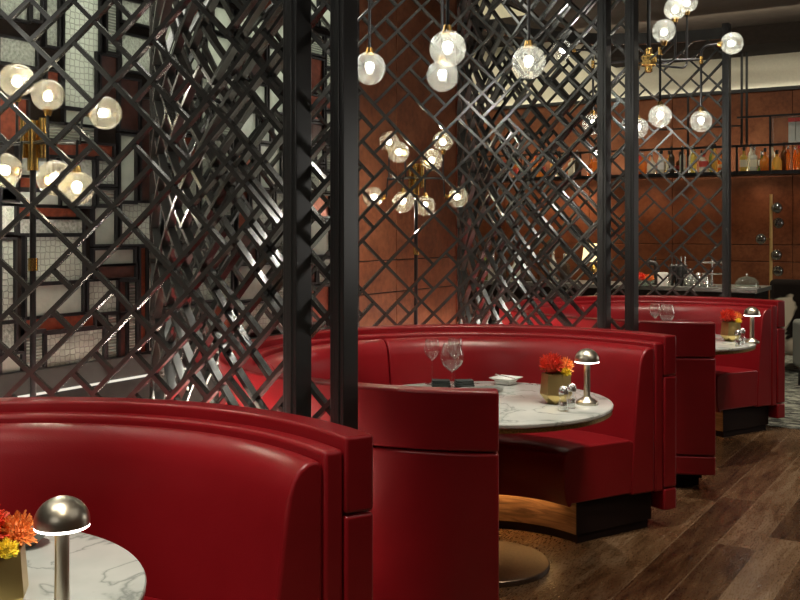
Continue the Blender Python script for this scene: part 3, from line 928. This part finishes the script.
# ------------------------------------------------------------------ globe lights
def globe_unit(parent, c, r, d, gm, socket_len=0.02, rodname=None):
    """globe at c, its brass socket on the side d (unit vector pointing from the globe to its socket)"""
    c = Vector(c); d = Vector(d).normalized()
    s_ = MB().tube([c+d*(r*0.80), c+d*(r*0.97), c+d*(r+socket_len)], r*0.34, 16, r2=r*0.20).build('socket', M['brass'], parent, smooth=40)
    g = MB().sphere(c, r, 32, 18).build('globe', gm, parent, smooth=60)
    b = MB().sphere(c+d*r*0.12, r*0.27, 16, 10).build('bulb', M['bulb'], g, smooth=60)
    return c + d*(r+socket_len)

def make_chandelier():
    ox, oz = -0.17, -0.08
    hx, hy = c2w(ox, oz)
    root = empty('globe_chandelier', (0, 0, 2.69), '', 'chandelier', 'globe chandeliers over the tables')
    H = Vector((0, 0, 0))
    def L(dx, dz, z):
        x, y = c2w(dx-ox, dz-oz)
        return Vector((x, y, z-2.69))
    MB().tube([(0, 0, 0.05), (0, 0, 1.37)], 0.013, 12).build('ceiling_rod', M['black'], root, smooth=40)
    MB().lathe([(0.06, 1.345), (0.06, 1.369)], 28).build('canopy', M['black'], root, smooth=40)
    MB().lathe([(0.018, -0.085), (0.026, -0.08), (0.026, 0.075), (0.016, 0.085)], 20).lathe([(0.05, -0.04), (0.055, -0.035), (0.055, 0.03), (0.05, 0.035)], 6).build('hub', M['brass'], root, smooth=30)
    drops = {'A': (-0.193, -0.47, 2.26), 'B': (0.183, -0.11, 2.265), 'C': (-0.188, 0.158, 2.245), 'D': (-0.527, 0.067, 2.265)}
    r = 0.075
    el = {}
    for k, (dx, dz, z) in drops.items():
        c = L(dx, dz, z)
        top = Vector((c.x, c.y, 0.0))
        q = globe_unit(root, c, r, (0, 0, 1), M['globe'])
        hor = top.normalized()
        MB().tube([hor*0.02, top], 0.008, 10).build('arm', M['black'], root, smooth=40)
        MB().tube([top+Vector((0, 0, 0.02)), top-Vector((0, 0, 0.03))], 0.013, 12).build('joint', M['brass'], root, smooth=40)
        MB().tube([top-Vector((0, 0, 0.02)), q], 0.008, 10).build('drop_rod', M['black'], root, smooth=40)
        el[k] = top
    for k, (dx, dz, z) in {'B': (0.367, -0.2, 2.785), 'D': (-0.74, 0.10, 2.79)}.items():
        c = L(dx, dz, z)
        e = el[k]
        hd = Vector((e.x-c.x, e.y-c.y, 0)).normalized()
        q = globe_unit(root, c, r, hd, M['globe'])
        top = Vector((e.x, e.y, c.z-0.06))
        pts = [e, top]
        for t in range(1, 7):
            a = pi/2*t/6
            pts.append(top + Vector((0, 0, 0.06*sin(a))) - hd*0.06*(1-cos(a)))
        pts.append(q)
        MB().tube(pts, 0.008, 10).build('arm', M['black'], root, smooth=40)
    # globes that stand above the hub
    for (dx, dz, z, e) in ((-0.175, -0.50, 2.81, 'A'), (-0.02, -0.20, 3.02, None), (0.14, 0.08, 3.13, None)):
        c = L(dx, dz, z)
        q = globe_unit(root, c, r, (0, 0, -1) , M['globe'])
        if e:
            MB().tube([el[e], q], 0.008, 10).build('arm', M['black'], root, smooth=40)
        else:
            hor = Vector((c.x, c.y, 0))
            hn = hor.normalized()
            top = hor - Vector((0, 0, 0.03))
            pts = [hn*0.02-Vector((0, 0, 0.03)), top-hn*0.05]
            for t in range(1, 6):
                a = pi/2*t/5
                pts.append(top-hn*0.05+hn*0.05*sin(a)+Vector((0, 0, 0.05*(1-cos(a)))))
            pts.append(q)
            MB().tube(pts, 0.008, 10).build('arm', M['black'], root, smooth=40)
    return root, (hx, hy)
ch, (hx, hy) = make_chandelier()
chl = {2: 'globe chandelier over the middle table, four globes hanging in view', 3: 'globe chandelier over the farthest table, its brass hub in view', 1: 'globe chandelier over the nearest table, above the frame'}
ch.location = (CX+hx, booth_y(2)+hy, 2.69); ch['label'] = chl[2]
for i in (3, 1):
    c = copy_tree(ch); c.location = (CX+hx, booth_y(i)+hy, 2.69); c['label'] = chl[i]

# standing globe lamps between the booths
def make_floor_lamp(px0, yw, hubpy, gl, label):
    p = on_y(px0, 200, yw)
    Z0 = p.y*CT - p.x*ST
    HZc = P(px0, hubpy, Z0).z
    root = empty('globe_floor_lamp', (p.x, p.y, 0), label, 'floor lamp', 'standing globe lamps between the booths')
    MB().lathe([(0.15, 0.0), (0.15, 0.02), (0.02, 0.03)], 40).build('base', M['black'], root, smooth=40)
    MB().tube([(0, 0, 0.02), (0, 0, HZc-0.06)], 0.0125, 14).build('pole', M['black'], root, smooth=40)
    MB().tube([(0, 0, 1.36), (0, 0, 1.41)], 0.019, 16).build('collar', M['brass'], root, smooth=40)
    MB().lathe([(0.022, HZc-0.11), (0.022, HZc+0.09)], 18).lathe([(0.014, HZc-0.06), (0.014, HZc+0.10)], 12, cx=0.032, cy=0.02).lathe([(0.014, HZc-0.06), (0.014, HZc+0.10)], 12, cx=-0.028, cy=-0.022).build('hub', M['brass'], root, smooth=40)
    r = 0.067
    for gx, gy, dz, kind in gl:
        c = P(gx, gy, Z0+dz) - Vector((p.x, p.y, 0))
        flat = Vector((c.x, c.y, 0)); hn = flat.normalized()
        base = Vector((0, 0, HZc))
        if kind == 'up':
            q = globe_unit(root, c, r, (0, 0, -1), M['globe_gold']); el = Vector((c.x, c.y, HZc))
        elif kind == 'down':
            q = globe_unit(root, c, r, (0, 0, 1), M['globe_gold']); el = Vector((c.x, c.y, HZc))
        elif kind == 'front':
            d_ = (Vector((0, 0, c.z))-c).normalized()
            d_ = Vector((ST*0.75+CT*0.5, -CT*0.75+ST*0.5, 0)).normalized() if False else Vector((-hn.x, -hn.y, -0.1)).normalized()
            q = globe_unit(root, c, r, d_, M['globe_gold']); el = Vector((q.x-hn.x*0.012, q.y-hn.y*0.012, HZc))
        else:
            q = globe_unit(root, c, r, -hn, M['globe_gold']); el = Vector((q.x-hn.x*0.01, q.y-hn.y*0.01, HZc))
        MB().tube([base+hn*0.015, el, q] if (q-el).length > 0.01 else [base+hn*0.015, el], 0.006, 8).build('arm', M['black'], root, smooth=30)
    return root
make_floor_lamp(416, booth_y(2)+PITCH/2, 178, [(389, 141, 0.22, 'up'), (398.5, 152, -0.22, 'side'), (443, 141, 0.10, 'up'), (432, 160, -0.24, 'front'),
    (373, 197, 0.05, 'side'), (403, 202, -0.12, 'down'), (425, 206, 0.12, 'down'), (458, 197, 0.05, 'side')], 'standing globe lamp before the rust panels, seen through the middle screen')
make_floor_lamp(33, booth_y(1)+PITCH/2, 143, [(17, 80, -0.05, 'up'), (48, 95, 0.18, 'up'), (105, 113, 0.05, 'side'), (4, 170, -0.15, 'side'), (55, 178, -0.24, 'front'), (77, 188, -0.10, 'down'),
    (-32, 120, 0.10, 'side'), (-26, 186, 0.15, 'down')], 'standing globe lamp at the left, before the textured glass partition')

# brass rod lamp by the far wall
p0 = P(771, 250, 12.0)
root = empty('brass_rod_lamp', (p0.x, p0.y, 0.008), 'tall brass rod lamp with smoked globes in front of the far wall', 'floor lamp')
MB().lathe([(0.14, 0.0), (0.14, 0.02), (0.015, 0.03)], 32).build('base', M['brass'], root, smooth=40)
MB().tube([(0, 0, 0.02), (0, 0, 1.53-(195-HZ)/1000*12)], 0.018, 14).build('rod', M['rod'], root, smooth=40)
for px_, py_, dz in ((777, 208, -0.04), (778.5, 223, 0.0), (761, 239, 0.0), (776.5, 255, -0.04), (778, 271, 0.0)):
    q = P(px_, py_, 12.0+dz) - Vector((p0.x, p0.y, 0.008))
    d = Vector((-q.x, -q.y, 0)).normalized()
    g = MB().sphere(q, 0.066, 24, 14).build('globe', M['smoke'], root, smooth=60)
    k = MB().sphere(q, 0.030, 14, 8).build('socket', M['brass'], g, smooth=60)
    MB().tube([q+d*0.02, Vector((0, 0, q.z))], 0.012, 10).build('arm', M['brass'], root, smooth=40)

# ------------------------------------------------------------------ back bar shelf
YS = 13.45
pA = on_y(470, 172, YS); pZ = on_y(840, 172, YS)
zsh = on_y(735, 172, YS).z
SX0, SX1 = pA.x, pZ.x
root = empty('bar_shelf', ((SX0+SX1)/2, YS, zsh), 'long black metal bottle shelf on the far rust wall', 'shelf')
hx_ = (SX1-SX0)/2
MB().box(-hx_, hx_, -0.18, 0.2, -0.05, -0.002).build('shelf_board', M['black'], root)
ztop = on_y(735, 147, YS).z - zsh
zcl = on_y(773, 117, YS).z - zsh
fr = MB().box(-hx_, hx_, -0.19, -0.17, ztop-0.02, ztop+0.01)
up = [on_y(q, 150, YS).x-(SX0+SX1)/2 for q in (486, 530, 585, 640, 686, 740, 773, 830)]
for x in up:
    hi = ztop
    fr.box(x-0.013, x+0.013, -0.19, -0.17, -0.05, hi)
x1, x2, x3 = up[5], up[6], up[7]
fr.box(x2-0.013, x2+0.013, -0.18, -0.15, ztop, zcl)
xr = on_y(745, 100, YS).x-(SX0+SX1)/2
fr.box(xr-0.014, xr+0.014, 0.09, 0.11, ztop, 3.83-zsh)
fr.box(x1-0.014, x1+0.014, 0.09, 0.11, ztop, 3.83-zsh)
fr.box(x1, x3, -0.18, -0.15, zcl-0.012, zcl+0.012)
fr.box(up[4]-0.5, x1, 0.09, 0.11, zcl-0.09, zcl-0.07)
fr.box(up[4]-0.013, up[4]+0.013, 0.09, 0.11, 0, 3.33-zsh)
fr.build('frame', M['black'], root)
MB().box(-hx_, hx_, 0.12, 0.16, 0.0, 0.010).build('light_strip', M['shelfled'], root)
xs0 = (SX0+SX1)/2
# glass display box
gx0, gx1 = on_y(775, 120, YS).x, on_y(828, 120, YS).x
root = empty('glass_display_box', ((gx0+gx1)/2, YS, zsh+ztop+0.011), 'clear glass display box above the bottles at the far right', 'display box')
w = (gx1-gx0)/2; hh = zcl-ztop-0.03
MB().box(-w, w, -0.15, -0.145, 0, hh).box(-w, -w+0.005, -0.145, 0.16, 0, hh).box(w-0.005, w, -0.145, 0.16, 0, hh).box(-w, w, -0.145, 0.16, 0, 0.006).build('glass_panel', M['glass'], root)
MB().box(-w, w, -0.155, -0.145, hh-0.01, hh).box(-w-0.002, -w+0.008, -0.157, -0.143, 0, hh).build('rim', M['silver'], root)
for k, (q, lb) in enumerate(((792, 'left white carton with red lid inside the glass display box'), (799.5, 'right white carton with red lid inside the glass display box'))):
    x = on_y(q, 140, YS).x
    r_ = empty('carton', (x, YS+0.02, zsh+ztop+0.018), lb, 'carton', 'cartons in the display box')
    MB().box(-0.040, 0.040, -0.04, 0.04, 0, 0.27).build('carton_body', M['label_white'], r_, bevel=0.003)
    MB().box(-0.043, 0.043, -0.043, 0.043, 0.27, 0.32).build('lid', M['cap_red'], r_, bevel=0.003)

# bottles
def bottle(x, y, z, shape, liq, lab, cap, label, sc=1.14):
    root = empty('bottle', (x, y, z), label, 'bottle', 'bottles on the back bar shelf')
    sc = 0.88 if shape == 'slim' else sc
    root.scale = (sc, sc, sc*1.03)
    prof = {'tall': [(0.033, 0), (0.036, 0.004), (0.036, 0.175), (0.030, 0.200), (0.014, 0.225), (0.013, 0.285)],
            'round': [(0.040, 0), (0.052, 0.02), (0.058, 0.07), (0.052, 0.12), (0.020, 0.155), (0.014, 0.17), (0.014, 0.225)],
            'square': [(0.048, 0), (0.052, 0.004), (0.052, 0.150), (0.044, 0.170), (0.016, 0.185), (0.015, 0.245)],
            'slim': [(0.027, 0), (0.029, 0.004), (0.029, 0.20), (0.024, 0.225), (0.013, 0.25), (0.012, 0.31)],
            'squat': [(0.050, 0), (0.055, 0.004), (0.052, 0.10), (0.034, 0.135), (0.016, 0.150), (0.015, 0.195)]}[shape]
    n = 4 if shape == 'square' else 14
    MB().lathe(prof, n, a0=pi/4).build('bottle_body', M['liq'][liq], root, smooth=40)
    r, zt = prof[-1]
    MB().lathe([(r+0.003, zt-0.02), (r+0.003, zt+0.022), (r*0.8, zt+0.026)], 10).build('cap', M[cap], root, smooth=40)
    if lab:
        rr = prof[2][0]+0.0012 if shape != 'round' else 0.0592
        z0, z1 = (0.045, 0.125) if shape != 'round' else (0.05, 0.09)
        MB().lathe([(rr, z0), (rr, z1)], n, a0=pi/4, cap0=False, cap1=False).build('paper_label', M[lab], root)
    return root
rb = random.Random(9)
px_list = [489, 497, 506, 514, 523, 533, 543, 552, 561, 570, 579, 590, 598]
px_list += [639, 644, 649, 653, 658, 663, 668, 673, 679, 684, 690, 695, 700, 705, 711, 716, 721]
px_list += [745, 750, 755, 761, 766, 771, 778, 783, 789, 794, 800, 805]
shapes = ['tall', 'round', 'square', 'slim', 'squat', 'tall', 'square']
pref = {639: ('squat', 'orange', None, 'cap_red'), 644: ('round', 'amber', None, 'silver'), 653: ('round', 'clear', None, 'silver'), 658: ('slim', 'clear', None, 'silver'), 663: ('square', 'clear', 'label_white', 'cap_black'), 668: ('square', 'honey', 'label_cream', 'cap_black'),
        673: ('tall', 'dark', None, 'cap_black'), 679: ('round', 'brown', 'label_red', 'cap_black'), 684: ('tall', 'clear', None, 'silver'), 690: ('tall', 'clear', 'label_white', 'silver'), 695: ('tall', 'yellow', None, 'cap_black'), 700: ('slim', 'clear', None, 'cap_black'),
        705: ('squat', 'clear', 'label_red', 'cap_red'), 711: ('tall', 'green', None, 'cap_black'), 716: ('tall', 'honey', None, 'cap_black'), 721: ('round', 'amber', 'label_cream', 'cap_black'),
        745: ('square', 'yellow', 'label_cream', 'cap_black'), 750: ('tall', 'clear', None, 'silver'), 755: ('square', 'clear', 'label_cream', 'silver'), 761: ('squat', 'green', 'label_white', 'silver'), 766: ('round', 'amber', None, 'cap_black'), 771: ('tall', 'clear', None, 'cap_black'),
        778: ('squat', 'honey', None, 'cap_black'), 783: ('tall', 'brown', None, 'cap_black'), 789: ('slim', 'orange', None, 'silver'), 794: ('slim', 'amber', None, 'silver'), 800: ('slim', 'orange', None, 'cap_red'), 805: ('slim', 'amber', None, 'cap_red')}
desc = {'tall': 'tall', 'round': 'round', 'square': 'square', 'slim': 'slim tall', 'squat': 'squat'}
for i, q in enumerate(px_list):
    sp_, lq, lb, cp = pref.get(q, (rb.choice(shapes), rb.choice(['amber', 'honey', 'clear', 'dark', 'orange', 'brown', 'clear']), rb.choice([None, 'label_cream', 'label_white', 'label_red']), rb.choice(['cap_black', 'silver', 'cap_red'])))
    x = on_y(q, 160, YS-0.04).x
    bottle(x, YS-0.105+0.130*(i % 2)+rb.uniform(-0.008, 0.008), zsh, sp_, lq, lb, cp, f'{desc[sp_]} {lq} bottle, {ORD[i]} from the left on the back bar shelf')

# ------------------------------------------------------------------ bar counter with its things
YK = 10.2
kx1 = on_y(757, 290, YK).x
kx0 = -7.4
root = empty('bar_counter', ((kx0+kx1)/2, YK+0.35, 0.008), 'dark bar counter with grey top beyond the farthest booth', 'counter')
hw = (kx1-kx0)/2
MB().box(-hw+0.03, hw-0.03, -0.31, 0.33, 0, 0.88).build('counter_body', M['soffit'], root)
MB().box(-hw, hw, -0.35, 0.35, 0.88, 0.922).build('worktop', M['stone'], root, bevel=0.004)
KZ = 0.9303
def kpos(px_, dy=0.12):
    return (on_y(px_, 280, YK+dy).x, YK+dy, KZ)
# black coffee tap
x, y, z = kpos(655, 0.22)
root = empty('beer_tap', (x, y, z), 'black curved tap tower at the left on the bar counter', 'tap')
MB().tube([(0.02, 0, 0), (0.02, 0, 0.19), (0.0, 0, 0.225), (-0.05, 0, 0.235), (-0.08, 0, 0.20)], 0.030, 12).build('tap_body', M['cap_black'], root, smooth=50)
MB().lathe([(0.055, 0.0), (0.055, 0.02)], 20, cx=0.02).build('base', M['cap_black'], root, smooth=40)
MB().tube([(0.0, 0, 0.23), (0.01, -0.01, 0.30)], 0.010, 8).build('handle', M['cap_black'], root, smooth=40)
x, y, z = kpos(640, 0.0)
flower((x, y, z+0.075), 0.055, M['petal_red'], 'red flower in a small bowl on the bar counter', (0, 0, 0.05), 7)
flower((x+0.10, y, z+0.070), 0.046, M['petal_orange'], 'orange flower in a small bowl on the bar counter', (0, 0, 0.05), 8)
lathe_thing('glass_bowl', [(0.05, 0), (0.06, 0.004), (0.11, 0.06), (0.107, 0.06), (0.058, 0.010), (0, 0.008)], 28, M['green_glass'], (x+0.05, y, z), 'glass bowl holding red flowers on the bar counter', 'bowl')
x, y, z = kpos(663, 0.06)
lathe_thing('white_canister', [(0.055, 0), (0.055, 0.13), (0.050, 0.14)], 24, M['white'], (x, y, z), 'short white canister beside the black tap', 'canister')
for k, q in enumerate((672, 676.5, 681, 685)):
    x, y, z = kpos(q, 0.16+0.05*(k % 2))
    r_ = empty('black_bottle', (x, y, z), f'black bottle, {ORD[k]} from the left of the row on the bar counter', 'bottle', 'black bottles on the bar counter')
    MB().lathe([(0.018, 0), (0.020, 0.05), (0.034, 0.10), (0.034, 0.195), (0.024, 0.215), (0.012, 0.225)], 16).build('bottle_body', M['cap_black'], r_, smooth=40)
    MB().lathe([(0.009, 0.225), (0.007, 0.30), (0.004, 0.305)], 10).build('spout', M['silver'] if k > 1 else M['cap_black'], r_, smooth=40)
ball = [(0.03, 0.0), (0.034, 0.004), (0.06, 0.03), (0.072, 0.075), (0.06, 0.12), (0.03, 0.145), (0.028, 0.16), (0.04, 0.18), (0.02, 0.20), (0.0, 0.205)]
for k, (q, s_) in enumerate(((690, 0.9), (698.5, 0.72), (705, 0.66))):
    x, y, z = kpos(q, 0.14-0.02*k)
    lathe_thing('silver_decanter', [(a*s_, b*s_) for a, b in ball], 24, M['silver'], (x, y, z), f'silver lidded decanter, {ORD[k]} from the left on the bar counter', 'decanter', 'silver decanters on the bar counter')
for k, q in enumerate((668, 687, 694, 700, 708)):
    x, y, z = kpos(q, 0.03)
    lathe_thing('counter_glass', [(0.026, 0), (0.028, 0.003), (0.036, 0.12), (0.0345, 0.12), (0.026, 0.008), (0, 0.007)], 18, M['glass'], (x, y, z), f'clear tumbler, {ORD[k]} from the left along the bar counter edge', 'glass', 'tumblers on the bar counter')
x, y, z = kpos(712, 0.24)
root = empty('tiered_stand', (x, y, z), 'silver two tier stand on the bar counter near the screen post', 'stand')
MB().lathe([(0.06, 0), (0.06, 0.008), (0.009, 0.014), (0.009, 0.275), (0.004, 0.30)], 20).build('stem', M['silver'], root, smooth=40)
for zz, rr in ((0.12, 0.10), (0.235, 0.13)):
    MB().lathe([(0.01, zz), (rr, zz+0.004), (rr+0.008, zz+0.016), (rr, zz+0.010), (0.01, zz+0.007)], 32, cap0=False, cap1=False).build('tray', M['silver'], root, smooth=40)
x, y, z = kpos(747, 0.15)
root = empty('glass_cloche', (x, y, z), 'low glass dome with knob at the right end of the bar counter', 'cloche')
MB().lathe([(0.13, 0), (0.135, 0.012), (0.13, 0.016)], 32).build('tray', M['silver'], root, smooth=40)
MB().lathe([(0.118, 0.017), (0.112, 0.06), (0.08, 0.10), (0.02, 0.118), (0.0, 0.12)], 32, cap0=False).build('dome', M['green_glass'], root, smooth=60)
MB().sphere((0, 0, 0.132), 0.012, 12, 8).build('knob', M['silver'], root, smooth=60)
# bar things seen through the middle screen
for k, (q, lq, sp_) in enumerate(((484, 'green', 'tall'), (493, 'clear', 'square'), (503, 'dark', 'tall'), (515, 'clear', 'round'), (527, 'dark', 'squat'), (541, 'brown', 'tall'), (553, 'clear', 'tall'), (565, 'dark', 'square'))):
    x, y, z = kpos(q, 0.15)
    b = bottle(x, y, z, sp_, lq, None, 'silver', f'{desc[sp_]} {lq} bottle, {ORD[k]} from the left on the bar counter behind the middle screen')
    b['group'] = 'bottles on the bar counter'
x, y, z = kpos(594, 0.18)
root = empty('shaded_lamp', (x, y, z), 'lit cream shaded table lamp on the bar counter behind the screen', 'lamp')
MB().lathe([(0.07, 0), (0.07, 0.012), (0.02, 0.03), (0.035, 0.10), (0.03, 0.17), (0.010, 0.21), (0.010, 0.25)], 24).build('base', M['brass'], root, smooth=40)
MB().lathe([(0.13, 0.235), (0.105, 0.43)], 32, cap0=False, cap1=False).build('lamp_shade', M['shade'], root, smooth=40)
MB().sphere((0, 0, 0.31), 0.03, 12, 8).build('bulb', M['bulb'], root, smooth=60)

# ------------------------------------------------------------------ lounge chairs at the right
def lounge(loc, rz, back_h, mat, label):
    root = empty('lounge_chair', loc, label, 'armchair', 'lounge chairs beyond the booths', rz)
    MB().box(-0.31, 0.31, -0.36, 0.30, 0.20, 0.43).build('seat', mat, root, bevel=0.05, segs=4)
    MB().box(-0.36, 0.36, 0.26, 0.40, 0.18, back_h).build('backrest', mat, root, bevel=0.055, segs=4)
    for s_ in (-1, 1):
        MB().box(min(s_*0.30, s_*0.40), max(s_*0.30, s_*0.40), -0.36, 0.32, 0.18, 0.64).build('armrest', mat, root, bevel=0.04, segs=4)
        for yy in (-0.30, 0.32):
            MB().tube([(s_*0.33, yy, 0.20), (s_*0.34, yy*1.05, 0.0)], 0.02, 10, r2=0.013).build('leg', M['cap_black'], root, smooth=40)
    return root
x, y = c2w(4.42, 10.75)
lounge((x, y, 0.008), YAW+2.6, 0.98, M['cowhide'], 'black and cream cowhide lounge chair at the right edge beyond the far booth')
x, y = c2w(4.17, 9.35)
lounge((x, y, 0.008), YAW+3.0, 0.90, M['grey_fab'], 'grey fabric lounge chair cut by the right edge')

# ------------------------------------------------------------------ lights
def spot(name, loc, target, e, ang, col=(1, 0.86, 0.68), blend=0.6, r=0.06):
    l = bpy.data.lights.new(name, 'SPOT'); l.energy = e; l.spot_size = radians(ang); l.spot_blend = blend; l.color = col; l.shadow_soft_size = r
    o = bpy.data.objects.new(name, l); COL.objects.link(o); o.location = loc
    o.rotation_euler = (Vector(target)-Vector(loc)).to_track_quat('-Z', 'Y').to_euler()
    return o
def area(name, loc, target, e, sx, sy, col=(1, 0.88, 0.72)):
    l = bpy.data.lights.new(name, 'AREA'); l.energy = e; l.shape = 'RECTANGLE'; l.size = sx; l.size_y = sy; l.color = col
    o = bpy.data.objects.new(name, l); COL.objects.link(o); o.location = loc
    o.rotation_euler = (Vector(target)-Vector(loc)).to_track_quat('-Z', 'Y').to_euler()
    return o
WARM = (1, 0.86, 0.66)
for i in (1, 2, 3):
    y = booth_y(i)
    spot('table_downlight', (CX+0.25, y-0.15, 4.0), (CX, y, 0.75), 260, 55, (1, 0.93, 0.82))
    spot('booth_downlight', (CX+0.9, y-0.2, 4.0), (CX-0.7, y+0.55, 0.7), 150, 50, WARM)
    spot('lattice_downlight', (CX-0.7, y+PITCH/2, 4.0), (CX-0.7, y+PITCH/2, 0), 18, 55, WARM)
for y in (0.3, 3.2, 6.2, 9.0):
    spot('aisle_downlight', (-0.1, y, 4.0), (-0.3, y+0.3, 0), 230, 62, WARM, 0.8)
area('bay_backlight', (XL-0.40, 3.2, 2.2), (XL, 3.2, 2.0), 200, 4.2, 2.4, (1.0, 0.97, 0.86))
area('cove_light', (-6.3, 11.5, 4.6), (-6.3, 13.9, 4.2), 40, 3.0, 0.4, (1, 0.92, 0.70))
area('far_wall_washer', (-3.2, 12.0, 3.9), (-3.2, 13.9, 3.7), 14, 3.5, 0.3, (1, 0.90, 0.70))
spot('counter_downlight', (-4.2, 10.0, 4.0), (-4.2, 10.5, 0.9), 320, 80, WARM)
spot('counter_downlight', (-2.8, 10.0, 4.0), (-2.8, 10.5, 0.9), 260, 80, WARM)
spot('lounge_downlight', (-1.6, 10.2, 4.0), (-1.8, 10.8, 0.0), 160, 75, WARM)
for k, (q, e) in enumerate(((500, 10), (540, 28), (580, 60), (645, 22), (700, 14), (760, 12), (810, 10))):
    x = on_y(q, 190, 13.6).x
    spot('under_shelf_light', (x, 13.52, 2.21), (x, 13.80, 1.0), e, 150, (1, 0.66, 0.40), 0.9, 0.08)
for q in (500, 560, 650, 710, 775):
    x = on_y(q, 150, 13.4).x
    spot('bottle_fill', (x, 12.5, 4.0), (x, 13.42, 2.4), 22, 28, (1, 0.95, 0.85), 0.8, 0.05)  # fill spots added in front of the shelf to brighten the bottles
spot('far_screen_fill', (-0.9, 6.3, 4.0), (-1.9, 8.2, 2.2), 70, 40, (1, 0.95, 0.88), 0.8)  # added fill, lifts the post and top rail of the farthest screen
spot('rod_lamp_fill', (-2.1, 11.7, 4.0), (-2.3, 12.5, 1.2), 120, 60, WARM)  # added fill so the brass rod lamp does not go dark
area('side_fill', (2.6, 11.6, 1.9), (-1.6, 8.2, 1.4), 40, 2.4, 2.0, (1, 0.94, 0.86))  # unseen area light added for highlights on post sides and booth ends
area('rear_fill', (-0.4, -2.3, 2.9), (-2.0, 4.0, 1.6), 9, 2.0, 1.2, (1, 0.94, 0.86))  # fill added behind the camera for the near faces of the posts
area('room_bounce', (0.8, 3.0, 3.95), (0.3, 3.0, 0), 45, 3.5, 9.0, (1, 0.92, 0.82))

def point(name, loc, e, col=(1, 0.90, 0.74), r=0.01):
    l = bpy.data.lights.new(name, 'POINT'); l.energy = e; l.color = col; l.shadow_soft_size = r
    o = bpy.data.objects.new(name, l); COL.objects.link(o); o.location = loc
for px_, i in ((33, 1), (416, 2)):
    p = on_y(px_, 200, booth_y(i)+PITCH/2)
    for dx, dy, dz in ((0.16, -0.05, 2.12), (-0.15, 0.05, 1.62)):
        point('floor_lamp_light', (p.x+dx, p.y+dy, dz), 9 if i == 1 else 3)
for i in (1, 2, 3):
    point('chandelier_light', (CX+hx+0.1, booth_y(i)+hy-0.15, 2.45), 11, (1, 0.94, 0.84))
w = bpy.data.worlds.new('dim_room'); scene.world = w; w.use_nodes = True
w.node_tree.nodes['Background'].inputs[0].default_value = (0.5, 0.45, 0.4, 1)
w.node_tree.nodes['Background'].inputs[1].default_value = 0.02

# ------------------------------------------------------------------ camera
cd = bpy.data.cameras.new('camera')
cd.sensor_width = 36; cd.lens = 45.0; cd.shift_y = -(300-HZ)/800; cd.clip_start = 0.05
co = bpy.data.objects.new('camera', cd); COL.objects.link(co)
co.location = (0, 0, CAMH); co.rotation_euler = (pi/2, 0, YAW)
scene.camera = co

vs = scene.view_settings
vs.view_transform = 'Standard'; vs.look = 'None'; vs.gamma = 1; vs.exposure = 0.0; vs.use_curve_mapping = False
try:
    scene.cycles.use_denoising = True
    scene.cycles.transparent_max_bounces = 24
    scene.cycles.max_bounces = 10
    scene.cycles.sample_clamp_indirect = 6.0
    scene.cycles.caustics_reflective = False
    scene.cycles.caustics_refractive = False
except Exception:
    pass
